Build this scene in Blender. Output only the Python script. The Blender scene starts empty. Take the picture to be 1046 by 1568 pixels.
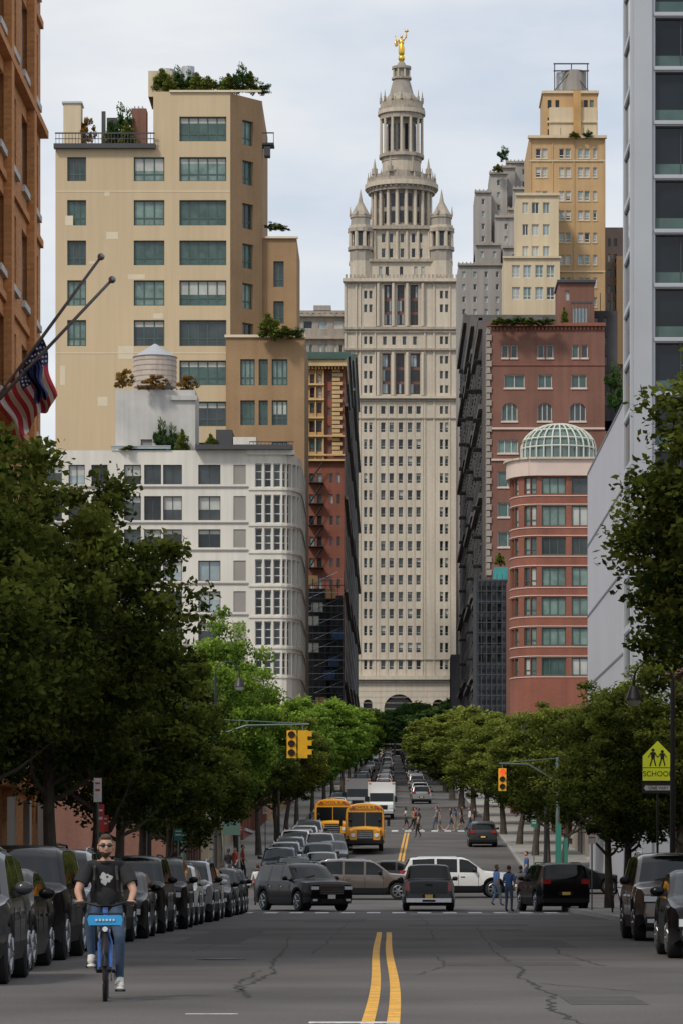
import bpy, math, random
import numpy as np
from mathutils import Vector, Matrix
R=random.Random(7)
F=5400.0; U0=590.0; V0=1346.0; EYE=1.3
def X(u,d): return (u-U0)*d/F
def Z(v,d): return EYE+(V0-v)*d/F
def interp(t,pts):
    if t<=pts[0][0]: return pts[0][1]
    for (a,b),(c_,e) in zip(pts,pts[1:]):
        if t<=c_: return b+(e-b)*(t-a)/(c_-a)
    return pts[-1][1]
PR=[(-300,0),(138,0),(150,.1),(165,.45),(180,1.0),(200,2.0),(225,3.1),(270,5),(560,18),(860,31),(1000,34),(7000,34)]
def g(d): return interp(d,PR)
CR=[(0,0),(150,0),(270,1.5),(600,2.3),(1000,2.8)]
def cc(d): return interp(d,CR)
HW=[(0,7),(200,7),(400,6.6),(900,6.0)]
def hw(d): return interp(d,HW)
scene=bpy.context.scene
COL=scene.collection
# ---------------------------------------------------------------- materials
MATS={}
def mat(name,col,rough=.8,var=.12,scale=.5,streak=0,metal=0,coat=0,brick=None,bump=0,emis=0,spec=.5,fine=0,fa=.10):
    if name in MATS: return MATS[name]
    m=bpy.data.materials.new(name); m.use_nodes=True
    nt=m.node_tree; N=nt.nodes; L=nt.links
    b=N['Principled BSDF']
    b.inputs['Roughness'].default_value=rough; b.inputs['Metallic'].default_value=metal
    b.inputs['Coat Weight'].default_value=coat; b.inputs['Coat Roughness'].default_value=.04
    b.inputs['Specular IOR Level'].default_value=spec
    tc=N.new('ShaderNodeTexCoord')
    def noise(sc,vec=None,lo=1-var,hi=1+var,det=5):
        n=N.new('ShaderNodeTexNoise'); n.inputs['Scale'].default_value=sc; n.inputs['Detail'].default_value=det
        L.new(vec if vec else tc.outputs['Object'],n.inputs['Vector'])
        r=N.new('ShaderNodeMapRange'); r.inputs[1].default_value=.3; r.inputs[2].default_value=.7
        r.inputs[3].default_value=lo; r.inputs[4].default_value=hi
        L.new(n.outputs[0],r.inputs[0]); return r.outputs[0]
    rgb=N.new('ShaderNodeRGB'); rgb.outputs[0].default_value=(*col,1); cur=rgb.outputs[0]
    if brick:
        sp=N.new('ShaderNodeSeparateXYZ'); L.new(tc.outputs['Object'],sp.inputs[0])
        ad=N.new('ShaderNodeMath'); L.new(sp.outputs[0],ad.inputs[0]); L.new(sp.outputs[1],ad.inputs[1])
        cb=N.new('ShaderNodeCombineXYZ'); L.new(ad.outputs[0],cb.inputs[0]); L.new(sp.outputs[2],cb.inputs[1])
        bt=N.new('ShaderNodeTexBrick'); L.new(cb.outputs[0],bt.inputs['Vector'])
        bt.inputs['Scale'].default_value=1; bt.inputs['Brick Width'].default_value=brick; bt.inputs['Row Height'].default_value=brick*.36
        bt.inputs['Mortar Size'].default_value=brick*.03
        bt.inputs['Color1'].default_value=(*[x*1.12 for x in col],1); bt.inputs['Color2'].default_value=(*[x*.78 for x in col],1)
        bt.inputs['Mortar'].default_value=(*[x*.8+.03 for x in col],1)
        cur=bt.outputs[0]
    def mul(a,f):
        v=N.new('ShaderNodeVectorMath'); v.operation='SCALE'; L.new(a,v.inputs[0]); L.new(f,v.inputs[3]); return v.outputs[0]
    if var: cur=mul(cur,noise(scale))
    if fine: cur=mul(cur,noise(fine,None,1-fa,1+fa,2))
    if streak:
        mp=N.new('ShaderNodeMapping'); mp.inputs['Scale'].default_value=(1.3,1.3,.06); L.new(tc.outputs['Object'],mp.inputs[0])
        cur=mul(cur,noise(1.0,mp.outputs[0],1-streak,1+streak*.5))
    L.new(cur,b.inputs['Base Color'])
    if bump:
        n=N.new('ShaderNodeTexNoise'); n.inputs['Scale'].default_value=bump; n.inputs['Detail'].default_value=6
        L.new(tc.outputs['Object'],n.inputs['Vector'])
        bp=N.new('ShaderNodeBump'); bp.inputs['Strength'].default_value=.35; bp.inputs['Distance'].default_value=.02
        L.new(n.outputs[0],bp.inputs['Height']); L.new(bp.outputs[0],b.inputs['Normal'])
    if emis:
        L.new(cur,b.inputs['Emission Color']); b.inputs['Emission Strength'].default_value=emis
    MATS[name]=m; return m
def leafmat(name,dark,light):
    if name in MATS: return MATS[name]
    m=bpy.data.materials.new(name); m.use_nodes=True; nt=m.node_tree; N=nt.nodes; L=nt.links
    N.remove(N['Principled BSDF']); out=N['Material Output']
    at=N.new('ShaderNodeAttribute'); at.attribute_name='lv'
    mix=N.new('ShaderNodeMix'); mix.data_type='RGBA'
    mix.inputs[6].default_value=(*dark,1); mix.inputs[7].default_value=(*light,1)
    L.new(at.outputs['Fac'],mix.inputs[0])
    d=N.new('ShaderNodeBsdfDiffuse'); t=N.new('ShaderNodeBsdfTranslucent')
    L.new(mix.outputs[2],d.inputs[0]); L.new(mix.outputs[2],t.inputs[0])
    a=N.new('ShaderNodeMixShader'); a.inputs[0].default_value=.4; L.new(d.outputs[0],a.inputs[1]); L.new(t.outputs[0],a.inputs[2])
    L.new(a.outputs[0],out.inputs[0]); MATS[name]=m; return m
# ---------------------------------------------------------------- mesh builder
class MB:
    def __init__(s): s.v=[]; s.f=[]; s.m=[]; s.mats=[]
    def mi(s,m):
        if m not in s.mats: s.mats.append(m)
        return s.mats.index(m)
    def poly(s,pts,m):
        n=len(s.v); s.v.extend(pts); s.f.append(tuple(range(n,n+len(pts)))); s.m.append(s.mi(m))
    def hexa(s,c,m):
        n=len(s.v); s.v.extend(c); k=s.mi(m)
        for q in ((0,3,2,1),(4,5,6,7),(0,1,5,4),(1,2,6,5),(2,3,7,6),(3,0,4,7)):
            s.f.append(tuple(n+i for i in q)); s.m.append(k)
    def box(s,x0,x1,y0,y1,z0,z1,m):
        s.hexa([(x0,y0,z0),(x1,y0,z0),(x1,y1,z0),(x0,y1,z0),(x0,y0,z1),(x1,y0,z1),(x1,y1,z1),(x0,y1,z1)],m)
    def obox(s,P,u0,u1,n0,n1,z0,z1,m):
        s.hexa([P(u0,n1,z0),P(u1,n1,z0),P(u1,n0,z0),P(u0,n0,z0),P(u0,n1,z1),P(u1,n1,z1),P(u1,n0,z1),P(u0,n0,z1)],m)
    def cyl(s,cx,cy,r0,r1,z0,z1,m,n=16,cap=True):
        b=len(s.v); k=s.mi(m)
        for z,r in ((z0,r0),(z1,r1)):
            for i in range(n):
                a=2*math.pi*i/n+math.pi/n; s.v.append((cx+r*math.cos(a),cy+r*math.sin(a),z))
        for i in range(n):
            j=(i+1)%n; s.f.append((b+i,b+j,b+n+j,b+n+i)); s.m.append(k)
        if cap:
            s.f.append(tuple(b+n+i for i in range(n))); s.m.append(k)
            s.f.append(tuple(b+n-1-i for i in range(n))); s.m.append(k)
    def tube(s,pts,rad,m,n=8,cap=True,closed=False):
        pts=[Vector(p) for p in pts]; N=len(pts)
        if not hasattr(rad,'__len__'): rad=[rad]*N
        b=len(s.v); k=s.mi(m)
        for i,p in enumerate(pts):
            if closed: t=pts[(i+1)%N]-pts[i-1]
            else: t=pts[min(i+1,N-1)]-pts[max(i-1,0)]
            t.normalize()
            a=Vector((0,0,1)) if abs(t.z)<.9 else Vector((1,0,0))
            e=t.cross(a).normalized(); f=t.cross(e)
            for j in range(n):
                an=2*math.pi*j/n; s.v.append(tuple(p+(e*math.cos(an)+f*math.sin(an))*rad[i]))
        for i in range(N if closed else N-1):
            i2=(i+1)%N
            for j in range(n):
                j2=(j+1)%n; s.f.append((b+i*n+j,b+i*n+j2,b+i2*n+j2,b+i2*n+j)); s.m.append(k)
        if cap and not closed:
            s.f.append(tuple(b+n-1-j for j in range(n))); s.m.append(k)
            s.f.append(tuple(b+(N-1)*n+j for j in range(n))); s.m.append(k)
    def ell(s,c,r,m,nu=14,nv=9,fn=None,mf=None):
        b=len(s.v)
        for i in range(nv+1):
            ph=math.pi*i/nv
            for j in range(nu):
                th=2*math.pi*j/nu
                p=Vector((math.sin(ph)*math.cos(th),math.sin(ph)*math.sin(th),math.cos(ph)))
                q=Vector((p.x*r[0],p.y*r[1],p.z*r[2]))
                if fn: q=fn(p,q)
                s.v.append((c[0]+q.x,c[1]+q.y,c[2]+q.z))
        for i in range(nv):
            for j in range(nu):
                j2=(j+1)%nu
                ph=math.pi*(i+.5)/nv; th=2*math.pi*(j+.5)/nu
                p=Vector((math.sin(ph)*math.cos(th),math.sin(ph)*math.sin(th),math.cos(ph)))
                s.f.append((b+i*nu+j,b+(i+1)*nu+j,b+(i+1)*nu+j2,b+i*nu+j2)); s.m.append(s.mi(mf(p) if mf else m))
    def mesh(s,name,smooth=False,sharp=None):
        me=bpy.data.meshes.new(name); me.from_pydata(s.v,[],s.f)
        for m in s.mats: me.materials.append(m)
        me.polygons.foreach_set('material_index',s.m)
        if smooth:
            me.polygons.foreach_set('use_smooth',[True]*len(s.f))
            if sharp: me.set_sharp_from_angle(angle=math.radians(sharp))
        me.update(); return me
    def obj(s,name,parent=None,smooth=False,sharp=None,loc=(0,0,0),rz=0):
        return put(name,s.mesh(name,smooth,sharp),loc,rz,parent)
def put(name,me,loc=(0,0,0),rz=0,parent=None,sc=1):
    o=bpy.data.objects.new(name,me); COL.objects.link(o); o.location=loc; o.rotation_euler=(0,0,rz)
    o.scale=(sc,sc,sc) if not hasattr(sc,'__len__') else sc
    if parent: o.parent=parent
    return o
def empty(name,loc=(0,0,0),rz=0):
    e=put(name,None,loc,rz); e.empty_display_size=.5; return e
# ---------------------------------------------------------------- facade
def facade(mb,O,Ud,W,z0,z1,wins,wall,glass,frame=None,dep=.3,sill=None,mv=1,mh=1,fw=.06,n0=0):
    l=math.hypot(*Ud); ux,uy=Ud[0]/l,Ud[1]/l; nx,ny=uy,-ux
    def P(u,n,z): n+=n0; return (O[0]+ux*u+nx*n,O[1]+uy*u+ny*n,z)
    ws=[]
    for w in wins:
        a,b,c,d=w[:4]; a=max(a,0.01); b=min(b,W-.01); c=max(c,z0+.01); d=min(d,z1-.01)
        if b-a>.05 and d-c>.05: ws.append((a,b,c,d)+tuple(w[4:]))
    us=sorted({0,W}|{round(w[0],4) for w in ws}|{round(w[1],4) for w in ws})
    zs=sorted({z0,z1}|{round(w[2],4) for w in ws}|{round(w[3],4) for w in ws})
    iu={u:i for i,u in enumerate(us)}; iz={z:i for i,z in enumerate(zs)}
    hole=set()
    for w in ws:
        for i in range(iu[round(w[0],4)],iu[round(w[1],4)]):
            for j in range(iz[round(w[2],4)],iz[round(w[3],4)]): hole.add((i,j))
    for j in range(len(zs)-1):
        i=0
        while i<len(us)-1:
            if (i,j) in hole: i+=1; continue
            k=i
            while k<len(us)-1 and (k,j) not in hole: k+=1
            mb.poly([P(us[i],0,zs[j]),P(us[k],0,zs[j]),P(us[k],0,zs[j+1]),P(us[i],0,zs[j+1])],wall); i=k
    for w in ws:
        a,b,c,d=w[:4]; opt=w[4] if len(w)>4 else {}
        gl=opt.get('g',glass); gl=R.choice(gl) if isinstance(gl,(list,tuple)) else gl
        D=-opt.get('dep',dep); fr=opt.get('f',frame)
        bl_=opt.get('blind',0)
        mb.poly([P(a,D,c),P(b,D,c),P(b,D,d),P(a,D,d)],gl)
        if bl_ and R.random()<bl_:
            t=R.choice([.25,.4,.55]); mb.poly([P(a,D+.02,d-(d-c)*t),P(b,D+.02,d-(d-c)*t),P(b,D+.02,d),P(a,D+.02,d)],g_blind)
        mb.poly([P(a,0,c),P(b,0,c),P(b,D,c),P(a,D,c)],wall); mb.poly([P(a,D,d),P(b,D,d),P(b,0,d),P(a,0,d)],wall)
        mb.poly([P(a,0,d),P(a,0,c),P(a,D,c),P(a,D,d)],wall); mb.poly([P(b,0,c),P(b,0,d),P(b,D,d),P(b,D,c)],wall)
        if opt.get('arch'):
            r=(b-a)/2; n=8; zc=d-r; mid=(a+b)/2
            for sgn in (-1,1):
                arc=[P(mid+sgn*r*math.cos(t*math.pi/2/n),0.004,zc+r*math.sin(t*math.pi/2/n)) for t in range(n+1)]
                mb.poly([P(mid+sgn*r,0.004,d)]+arc,wall)
        if fr:
            e=D+.07; h=fw
            mb.obox(P,a,b,D,e,c,c+h,fr); mb.obox(P,a,b,D,e,d-h,d,fr)
            mb.obox(P,a,a+h,D,e,c+h,d-h,fr); mb.obox(P,b-h,b,D,e,c+h,d-h,fr)
            mm=opt.get('mv',mv); hh=opt.get('mh',mh)
            for i in range(1,mm):
                u=a+(b-a)*i/mm; mb.obox(P,u-h/2,u+h/2,D,e,c+h,d-h,fr)
            for i in range(1,hh):
                z=c+(d-c)*(i/hh if hh!=2 else .3); mb.obox(P,a+h,b-h,D,e-.006,z-h/2,z+h/2,fr)
        sl=opt.get('sill',sill)
        if sl: mb.obox(P,a-.1,b+.1,0.002,.12,c-.2,c-.001,sl)
    return P
class Bld:
    """building whose street front stands at distance d"""
    def __init__(s,d): s.d=d; s.mb=MB()
    def x(s,u): return X(u,s.d)
    def z(s,v): return Z(v,s.d)
    def mass(s,u0,u1,v0,m,depth,v1=None,n=0,roof=None):
        z0=g(s.d)-3 if v1 is None else s.z(v1); y=s.d+n
        x0,x1,z1=s.x(u0),s.x(u1),s.z(v0); mb=s.mb
        mb.poly([(x0,y,z0),(x0,y,z1),(x0,y+depth,z1),(x0,y+depth,z0)],m)
        mb.poly([(x1,y,z0),(x1,y+depth,z0),(x1,y+depth,z1),(x1,y,z1)],m)
        mb.poly([(x1,y+depth,z0),(x0,y+depth,z0),(x0,y+depth,z1),(x1,y+depth,z1)],m)
        mb.poly([(x0,y,z1),(x1,y,z1),(x1,y+depth,z1),(x0,y+depth,z1)],roof or m)
    def front(s,u0,u1,v0,v1,wins,wall,glass,n=0,**k):
        W=s.x(u1)-s.x(u0); ws=[]
        for w in wins: ws.append((s.x(w[0])-s.x(u0),s.x(w[1])-s.x(u0),s.z(w[3]),s.z(w[2]))+tuple(w[4:]))
        z0=g(s.d)-3 if v1 is None else s.z(v1)
        return facade(s.mb,(s.x(u0),s.d+n),(1,0),W,z0,s.z(v0),ws,wall,glass,**k)
    def box(s,u0,u1,v0,v1,n0,n1,m): s.mb.box(s.x(u0),s.x(u1),s.d+n0,s.d+n1,s.z(v1),s.z(v0),m)
    def block(s,u0,u1,v0,v1,wins,wall,glass,depth,n=0,**k):
        s.front(u0,u1,v0,v1,wins,wall,glass,n=n,**k); s.mass(u0,u1,v0,wall,depth,v1,n)
def grid(cols,rows,h=None,opt=None):
    out=[]
    for c in cols:
        for r in rows:
            a=(c[0],c[1],r,r+h) if h else (c[0],c[1],r[0],r[1])
            out.append(a+((opt,) if opt else ()))
    return out
# ---------------------------------------------------------------- palette
asphalt=mat('asphalt',(.092,.086,.084),.9,.3,.22,fine=30,bump=60,fa=.2)
asphaltp=mat('asphalt_patch',(.066,.063,.063),.9,.2,1.5,fine=30,bump=60)
crackm=mat('road_crack_tar',(.022,.022,.023),.8,.2,3)
groundm=mat('ground_soil',(.09,.085,.075),.95,.3,.05)
concrete=mat('sidewalk_concrete',(.27,.26,.24),.9,.15,.8,fine=12,bump=30)
kerbm=mat('granite_kerb',(.3,.3,.29),.85,.15,2)
yellowp=mat('yellow_road_paint',(.68,.36,.045),.7,.25,3,fine=25,fa=.25)
whitep=mat('white_road_paint',(.55,.55,.53),.7,.4,4,fine=18,fa=.3)
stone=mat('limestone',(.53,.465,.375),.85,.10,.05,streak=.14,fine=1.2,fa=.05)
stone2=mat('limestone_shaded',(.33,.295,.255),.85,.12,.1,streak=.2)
stone3=mat('limestone_ornament',(.37,.32,.26),.85,.18,.5,streak=.25)
tan=mat('tan_render',(.55,.43,.275),.85,.05,.07,streak=.07)
tanpatch=mat('tan_render_patch',(.64,.55,.41),.85,.06,.5)
brownbrick=mat('brown_brick',(.32,.205,.11),.9,.10,.3,streak=.1,fine=5,fa=.08)
orangebrick=mat('orange_brick',(.50,.215,.075),.9,.12,.3,brick=.24)
whitewall=mat('white_wall',(.64,.61,.55),.7,.05,.2,streak=.1)
greypanel=mat('grey_panel',(.27,.25,.23),.6,.08,.4)
redbrick=mat('red_brick',(.25,.09,.06),.9,.13,.3,streak=.15,fine=5,fa=.08)
brownred=mat('brownstone_brick',(.20,.095,.07),.9,.14,.3,streak=.18,fine=5,fa=.08)
darkwall=mat('soot_dark_wall',(.055,.053,.057),.85,.3,.12,streak=.45,fine=1)
darkband=mat('soot_dark_band',(.12,.11,.105),.85,.2,.3)
tawny=mat('tawny_tower_brick',(.48,.32,.165),.85,.07,.2,streak=.1)
cream=mat('cream_brick',(.58,.48,.33),.85,.06,.2,streak=.1)
grey=mat('grey_tower_stone',(.32,.30,.28),.85,.12,.1,streak=.2)
ochre=mat('ochre_terracotta',(.47,.28,.11),.8,.15,.4,streak=.1)
ochre2=mat('ochre_trim',(.58,.42,.22),.8,.15,.4,streak=.1)
metalg=mat('zinc_grey_metal',(.42,.44,.47),.45,.05,.3,metal=.3)
panelw=mat('pale_ribbed_panel',(.44,.44,.48),.5,.04,.2)
panelj=mat('panel_joint',(.14,.14,.17),.6,.05)
concretew=mat('rooftop_concrete',(.5,.49,.47),.85,.12,.3,streak=.15)
tankm=mat('tank_wood',(.50,.42,.36),.8,.1,1,streak=.15)
black=mat('black_metal',(.018,.018,.02),.45,.1)
darkm=mat('dark_steel',(.05,.05,.055),.5,.1)
tealm=mat('green_window_frame',(.05,.095,.08),.5,.1)
whitef=mat('white_window_frame',(.60,.60,.57),.6,.05)
brownf=mat('bronze_window_frame',(.17,.06,.05),.6,.1)
brownp=mat('bronze_spandrel',(.16,.075,.06),.5,.2,.5)
pinkm=mat('pale_pink_stone',(.60,.48,.42),.8,.06)
g_dark=mat('window_glass_dark',(.015,.019,.023),.07,.4,.6,spec=.5)
g_mid=mat('window_glass_mid',(.04,.05,.054),.08,.4,.6,spec=.6)
g_teal=mat('window_glass_teal',(.15,.22,.20),.1,.35,.8,spec=.6)
g_teal2=mat('window_glass_green',(.055,.10,.09),.1,.35,.8,spec=.6)
g_blind=mat('window_blind',(.42,.43,.40),.3,.15,.8)
g_pale=mat('window_pale_reflection',(.26,.32,.34),.12,.25,.5,spec=.7)
g_blue=mat('curtain_glass_blue',(.010,.015,.020),.06,.5,.25,spec=.4)
gold=mat('gilded_bronze',(.85,.52,.08),.3,.1,metal=.85)
G=[g_dark,g_mid,g_mid,g_teal,g_pale,g_dark]
GT=[g_teal,g_teal2,g_mid,g_teal2,g_teal2,g_mid]
GM=[g_dark,g_dark,g_mid,g_pale,g_teal2,g_blind,g_dark]
# ---------------------------------------------------------------- world + sun + camera
w=bpy.data.worlds.new("World"); scene.world=w; w.use_nodes=True
nt=w.node_tree; N=nt.nodes; L=nt.links; bg=N['Background']
SE,SR=math.radians(46),math.radians(218)
sky=N.new('ShaderNodeTexSky'); sky.sky_type='NISHITA'; sky.sun_disc=False; sky.sun_elevation=SE; sky.sun_rotation=SR
tc=N.new('ShaderNodeTexCoord'); mp=N.new('ShaderNodeMapping'); mp.inputs['Scale'].default_value=(1,1,3.0)
L.new(tc.outputs['Generated'],mp.inputs[0])
n1=N.new('ShaderNodeTexNoise'); n1.inputs['Scale'].default_value=6; n1.inputs['Detail'].default_value=7; n1.inputs['Roughness'].default_value=.52
L.new(mp.outputs[0],n1.inputs[0])
r1=N.new('ShaderNodeMapRange'); r1.inputs[1].default_value=.38; r1.inputs[2].default_value=.60; L.new(n1.outputs[0],r1.inputs[0])
cm=N.new('ShaderNodeMix'); cm.data_type='RGBA'; cm.inputs[6].default_value=(7.2,8.0,9.2,1); cm.inputs[7].default_value=(10.2,10.3,10.4,1)
L.new(r1.outputs[0],cm.inputs[0])
sm=N.new('ShaderNodeMix'); sm.data_type='RGBA'; sm.inputs[0].default_value=.88
L.new(sky.outputs[0],sm.inputs[6]); L.new(cm.outputs[2],sm.inputs[7]); L.new(sm.outputs[2],bg.inputs[0]); bg.inputs[1].default_value=.09
sun=bpy.data.lights.new('sun','SUN'); sun.energy=2.1; sun.angle=math.radians(9); sun.color=(1,.92,.80)
so=bpy.data.objects.new('sun',sun); COL.objects.link(so)
sd=Vector((-.62*math.cos(SE),-.79*math.cos(SE),math.sin(SE))); so.rotation_euler=(sd).to_track_quat('Z','Y').to_euler()
cam=bpy.data.cameras.new('camera'); co=bpy.data.objects.new('camera',cam); COL.objects.link(co); scene.camera=co
cam.sensor_fit='HORIZONTAL'; cam.sensor_width=24; cam.lens=24*F/1046
cam.shift_x=-67/1046; cam.shift_y=561.5/1046; cam.clip_start=.5; cam.clip_end=20000
co.location=(0,0,EYE); co.rotation_euler=(math.radians(90),0,0)
scene.view_settings.view_transform='Standard'; scene.view_settings.look='None'; scene.view_settings.exposure=0
# ---------------------------------------------------------------- ground, road
def ribbon(mb,f0,f1,d0,d1,dz,m,step=10):
    ds=sorted({d0,d1}|{p[0] for p in PR+CR+HW if d0<p[0]<d1}|{d for d in np.arange(d0,d1,step)})
    for a,b in zip(ds,ds[1:]):
        a=float(a);b=float(b)
        mb.poly([(f0(a),a,g(a)+dz),(f1(a),a,g(a)+dz),(f1(b),b,g(b)+dz),(f0(b),b,g(b)+dz)],m)
mb=MB(); ribbon(mb,lambda d:-4000,lambda d:4000,-300,7000,0,groundm,6000); mb.obj('ground')
mb=MB(); ribbon(mb,lambda d:cc(d)-hw(d),lambda d:cc(d)+hw(d),-100,890,.004,asphalt); mb.obj('road')
mb=MB(); ribbon(mb,lambda d:-300,lambda d:cc(d)-hw(d),141,174,.004,asphalt); ribbon(mb,lambda d:cc(d)+hw(d),lambda d:300,141,174,.004,asphalt); mb.obj('cross_street')
for sgn in (-1,1):
    mb=MB()
    for d0,d1 in ((-60,140.5),(174.5,885)):
        fi=lambda d:cc(d)+sgn*(hw(d)+.18); fo=lambda d:cc(d)+sgn*(hw(d)+6)
        fk=lambda d:cc(d)+sgn*hw(d)
        a,b=(fi,fo) if sgn>0 else (fo,fi)
        ribbon(mb,a,b,d0,d1,.14,concrete)
        a,b=(fk,fi) if sgn>0 else (fi,fk)
        ribbon(mb,a,b,d0,d1,.146,kerbm)
        ds=sorted({d0,d1}|{p[0] for p in PR+CR+HW if d0<p[0]<d1})
        for p,q in zip(ds,ds[1:]):
            v=[(fk(p),p,g(p)),(fk(q),q,g(q)),(fk(q),q,g(q)+.146),(fk(p),p,g(p)+.146)]
            mb.poly(v if sgn<0 else v[::-1],kerbm)
    mb.obj('sidewalk')
mb=MB()
def wx(d): return -.035+.05*math.sin((d-33)/7)*math.exp(-(d-30)/30)
for off in (-.115,.115):
    ds=list(np.arange(20,84.1,1.0))
    for a,b in zip(ds,ds[1:]): mb.poly([(wx(a)+off-.06,a,.008),(wx(a)+off+.06,a,.008),(wx(b)+off+.06,b,.008),(wx(b)+off-.06,b,.008)],yellowp)
    ribbon(mb,lambda d:cc(d)+.2+off-.07,lambda d:cc(d)+.2+off+.07,180,262,.008,yellowp)
mb.obj('double_yellow_line')
mb=MB()
for x in np.arange(-6.4,6.6,.95): mb.box(x,x+.5,130,133.5,.005,.0085,whitep)
for x in np.arange(-6,6.8,1.0): ribbon(mb,lambda d:cc(d)+x,lambda d:cc(d)+x+.5,176,179.5,.009,whitep)
for x in np.arange(-6,6.8,1.0): ribbon(mb,lambda d:cc(d)+x,lambda d:cc(d)+x+.5,265,269,.009,whitep)
mb.box(.9,6.6,126.5,127.1,.005,.0085,whitep)
mb.box(-.68,.12,31.3,31.6,.009,.0125,whitep)
mb.box(-1.9,-1.4,33.5,33.6,.005,.0085,whitep)
mb.obj('crosswalk_marking')
mb=MB()
def crack(pts,wd):
    q=[]
    for (u0,d0),(u1,d1) in zip(pts,pts[1:]):
        n=14
        for i in range(n): q.append((u0+(u1-u0)*i/n+R.uniform(-.05,.05),d0+(d1-d0)*i/n))
    for i in range(len(q)-1):
        w0=wd*R.uniform(.4,1.4); a,b=q[i],q[i+1]
        mb.poly([(a[0]-w0,a[1],.0065),(a[0]+w0,a[1],.0065),(b[0]+w0,b[1],.0065),(b[0]-w0,b[1],.0065)],crackm)
crack([(-1.45,38),(-1.7,42),(-1.5,48),(-1.75,55),(-1.8,64),(-2.2,80)],.026)
crack([(-1.65,40),(-1.8,43),(-1.75,50)],.02)
crack([(1.75,30.5),(1.62,35),(1.85,39),(1.75,46),(1.95,50),(1.9,60),(2.1,75),(2.4,95)],.024)
crack([(2.9,40),(1.85,43.5)],.015); crack([(-2,37),(-.6,37.4)],.012); crack([(0.6,58),(4,59)],.03); crack([(.4,47),(.9,52),(.8,60)],.014)
crack([(3.2,52),(3.0,60),(3.4,72)],.02); crack([(-3.4,62),(-3.1,75),(-3.3,90)],.025); crack([(-4.2,70),(3.9,71)],.06); crack([(-5,100),(5,101)],.09); crack([(1.0,70),(1.2,100),(1.1,124)],.02); crack([(-1.2,60),(-1.1,95),(-1.0,124)],.018)
mb.obj('road_crack')
mb=MB(); mb.box(2.2,3.6,66,74,.005,.0075,asphaltp); mb.box(-4.2,-2.9,70,86,.005,.0075,asphaltp); mb.box(.6,3.9,96,98,.005,.0075,asphaltp)
mb.box(1.9,2.7,36,38.5,.005,.0075,asphaltp); mb.box(-2.4,-.6,104,112,.005,.0075,asphaltp); mb.box(.9,2.9,52,54,.005,.0075,asphaltp); mb.obj('asphalt_patch')
for (x,y) in ((-2.6,56),(3.1,88)):
    mb=MB(); mb.cyl(x,y,.38,.38,.005,.014,darkm,24); mb.cyl(x,y,.3,.3,.015,.02,black,24); mb.obj('manhole_cover')
# ---------------------------------------------------------------- BUILDINGS
mb=MB(); ws=[]
for k in range(0,10):
    z=4.8+k*3.5
    for y in np.arange(2,70,3.3): ws.append((y,y+1.7,z,z+2.2,{'blind':.5}))
P=facade(mb,(-11,42),(0,1),70.5,-.5,39,ws,orangebrick,G,frame=whitef,dep=.22,sill=concretew,mh=2)
for k in range(0,11):
    z=4.1+k*3.5; mb.obox(P,0,70.5,.002,.10 if k%3 else .26,z-.18,z+.05,orangebrick)
for y in np.arange(.2,70.5,6.6): mb.obox(P,y,y+.7,.002,.24,3,39,orangebrick)
for y in np.arange(.5,68,4.4): mb.obox(P,y,y+.6,.31,.5,0,3.6,concretew)
mb.poly([(-11,112.5,-.5),(-30,112.5,-.5),(-30,112.5,39),(-11,112.5,39)],orangebrick)
mb.poly([(-11,42,39),(-11,112.5,39),(-30,112.5,39),(-30,42,39)],concretew)
mb.poly([(-30,42,-.5),(-11,42,-.5),(-11,42,39),(-30,42,39)],orangebrick)
mb.obj('orange_brick_building')
# big tan loft building
B=Bld(480); T=dict(frame=tealm,fw=.17,dep=.5)
rowsA=[(240,277),(306,345),(368,406),(429,468),(490,530)]
rowsB=[(178,216)]+rowsA+[(552,590),(615,653),(678,715)]
def OB(mv): return {'mv':mv,'mh':2,'blind':.35}
B.front(85,262,225,None,grid([(103,132)],rowsA,None,OB(3))+grid([(205,252)],rowsA,None,OB(3)),tan,GT,**T)
B.front(262,353,140,None,grid([(275,347)],rowsB,None,OB(5)),tan,GT,**T)
B.mass(85,262,225,tan,30); B.mass(262,353,140,tan,30)
B.block(235,262,140,225,[],tan,GT,20)
for (a,b,c,d) in ((163,181,355,366),(181,205,530,550),(196,222,420,428),(150,165,608,622),(100,112,330,345),(160,168,292,300),(235,250,480,488),(137,150,400,404),(180,196,585,590),(92,100,560,590)):
    B.box(a,b,c,d,-.015,.0-.002,tanpatch)
for v in (292,540): B.box(85,353,v,v+1.6,-.04,-.002,tanpatch)
W=math.hypot(B.x(400)-B.x(353),5); ws=[]
for r in rowsB: ws.append((W*.38,W*.72,B.z(r[1]),B.z(r[0]),{'mv':2,'mh':2}))
facade(B.mb,(B.x(353),480),(B.x(400)-B.x(353),5),W,B.z(520),B.z(142),ws,brownbrick,GT,**T)
B.mass(353.5,399.5,142,brownbrick,24,520,n=5)
B.mb.poly([(B.x(353),480,B.z(142)),(B.x(400),485,B.z(142)),(B.x(353),485,B.z(142))],brownbrick)
B.block(398,453,352,520,grid([(417,433)],[(388,428),(450,485)],None,{'mv':2,'mh':2}),brownbrick,GT,18,n=6,**T)
B.block(347,467,517,None,grid([(369,391),(417,441)],[(552,592),(615,653),(678,715)],None,OB(3))+grid([(397,411)],[(552,592),(615,653)],None,{'mv':2,'mh':2}),brownbrick,GT,26,n=-1.2,**T)
B.box(345,469,515,519,-1.5,-.9,tanpatch); B.box(260,401,138,141,-.3,0-.001,tanpatch); B.box(404,455,350,353,5.6,6.2,tanpatch)
B.box(83,239,221,228,-.9,.2,darkm)
for u in range(86,238,5): B.box(u,u+.7,205,221,-.7,-.6,darkm)
B.box(85,238,204,206,-.75,-.6,darkm); B.box(85,238,213,214,-.74,-.6,darkm)
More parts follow.
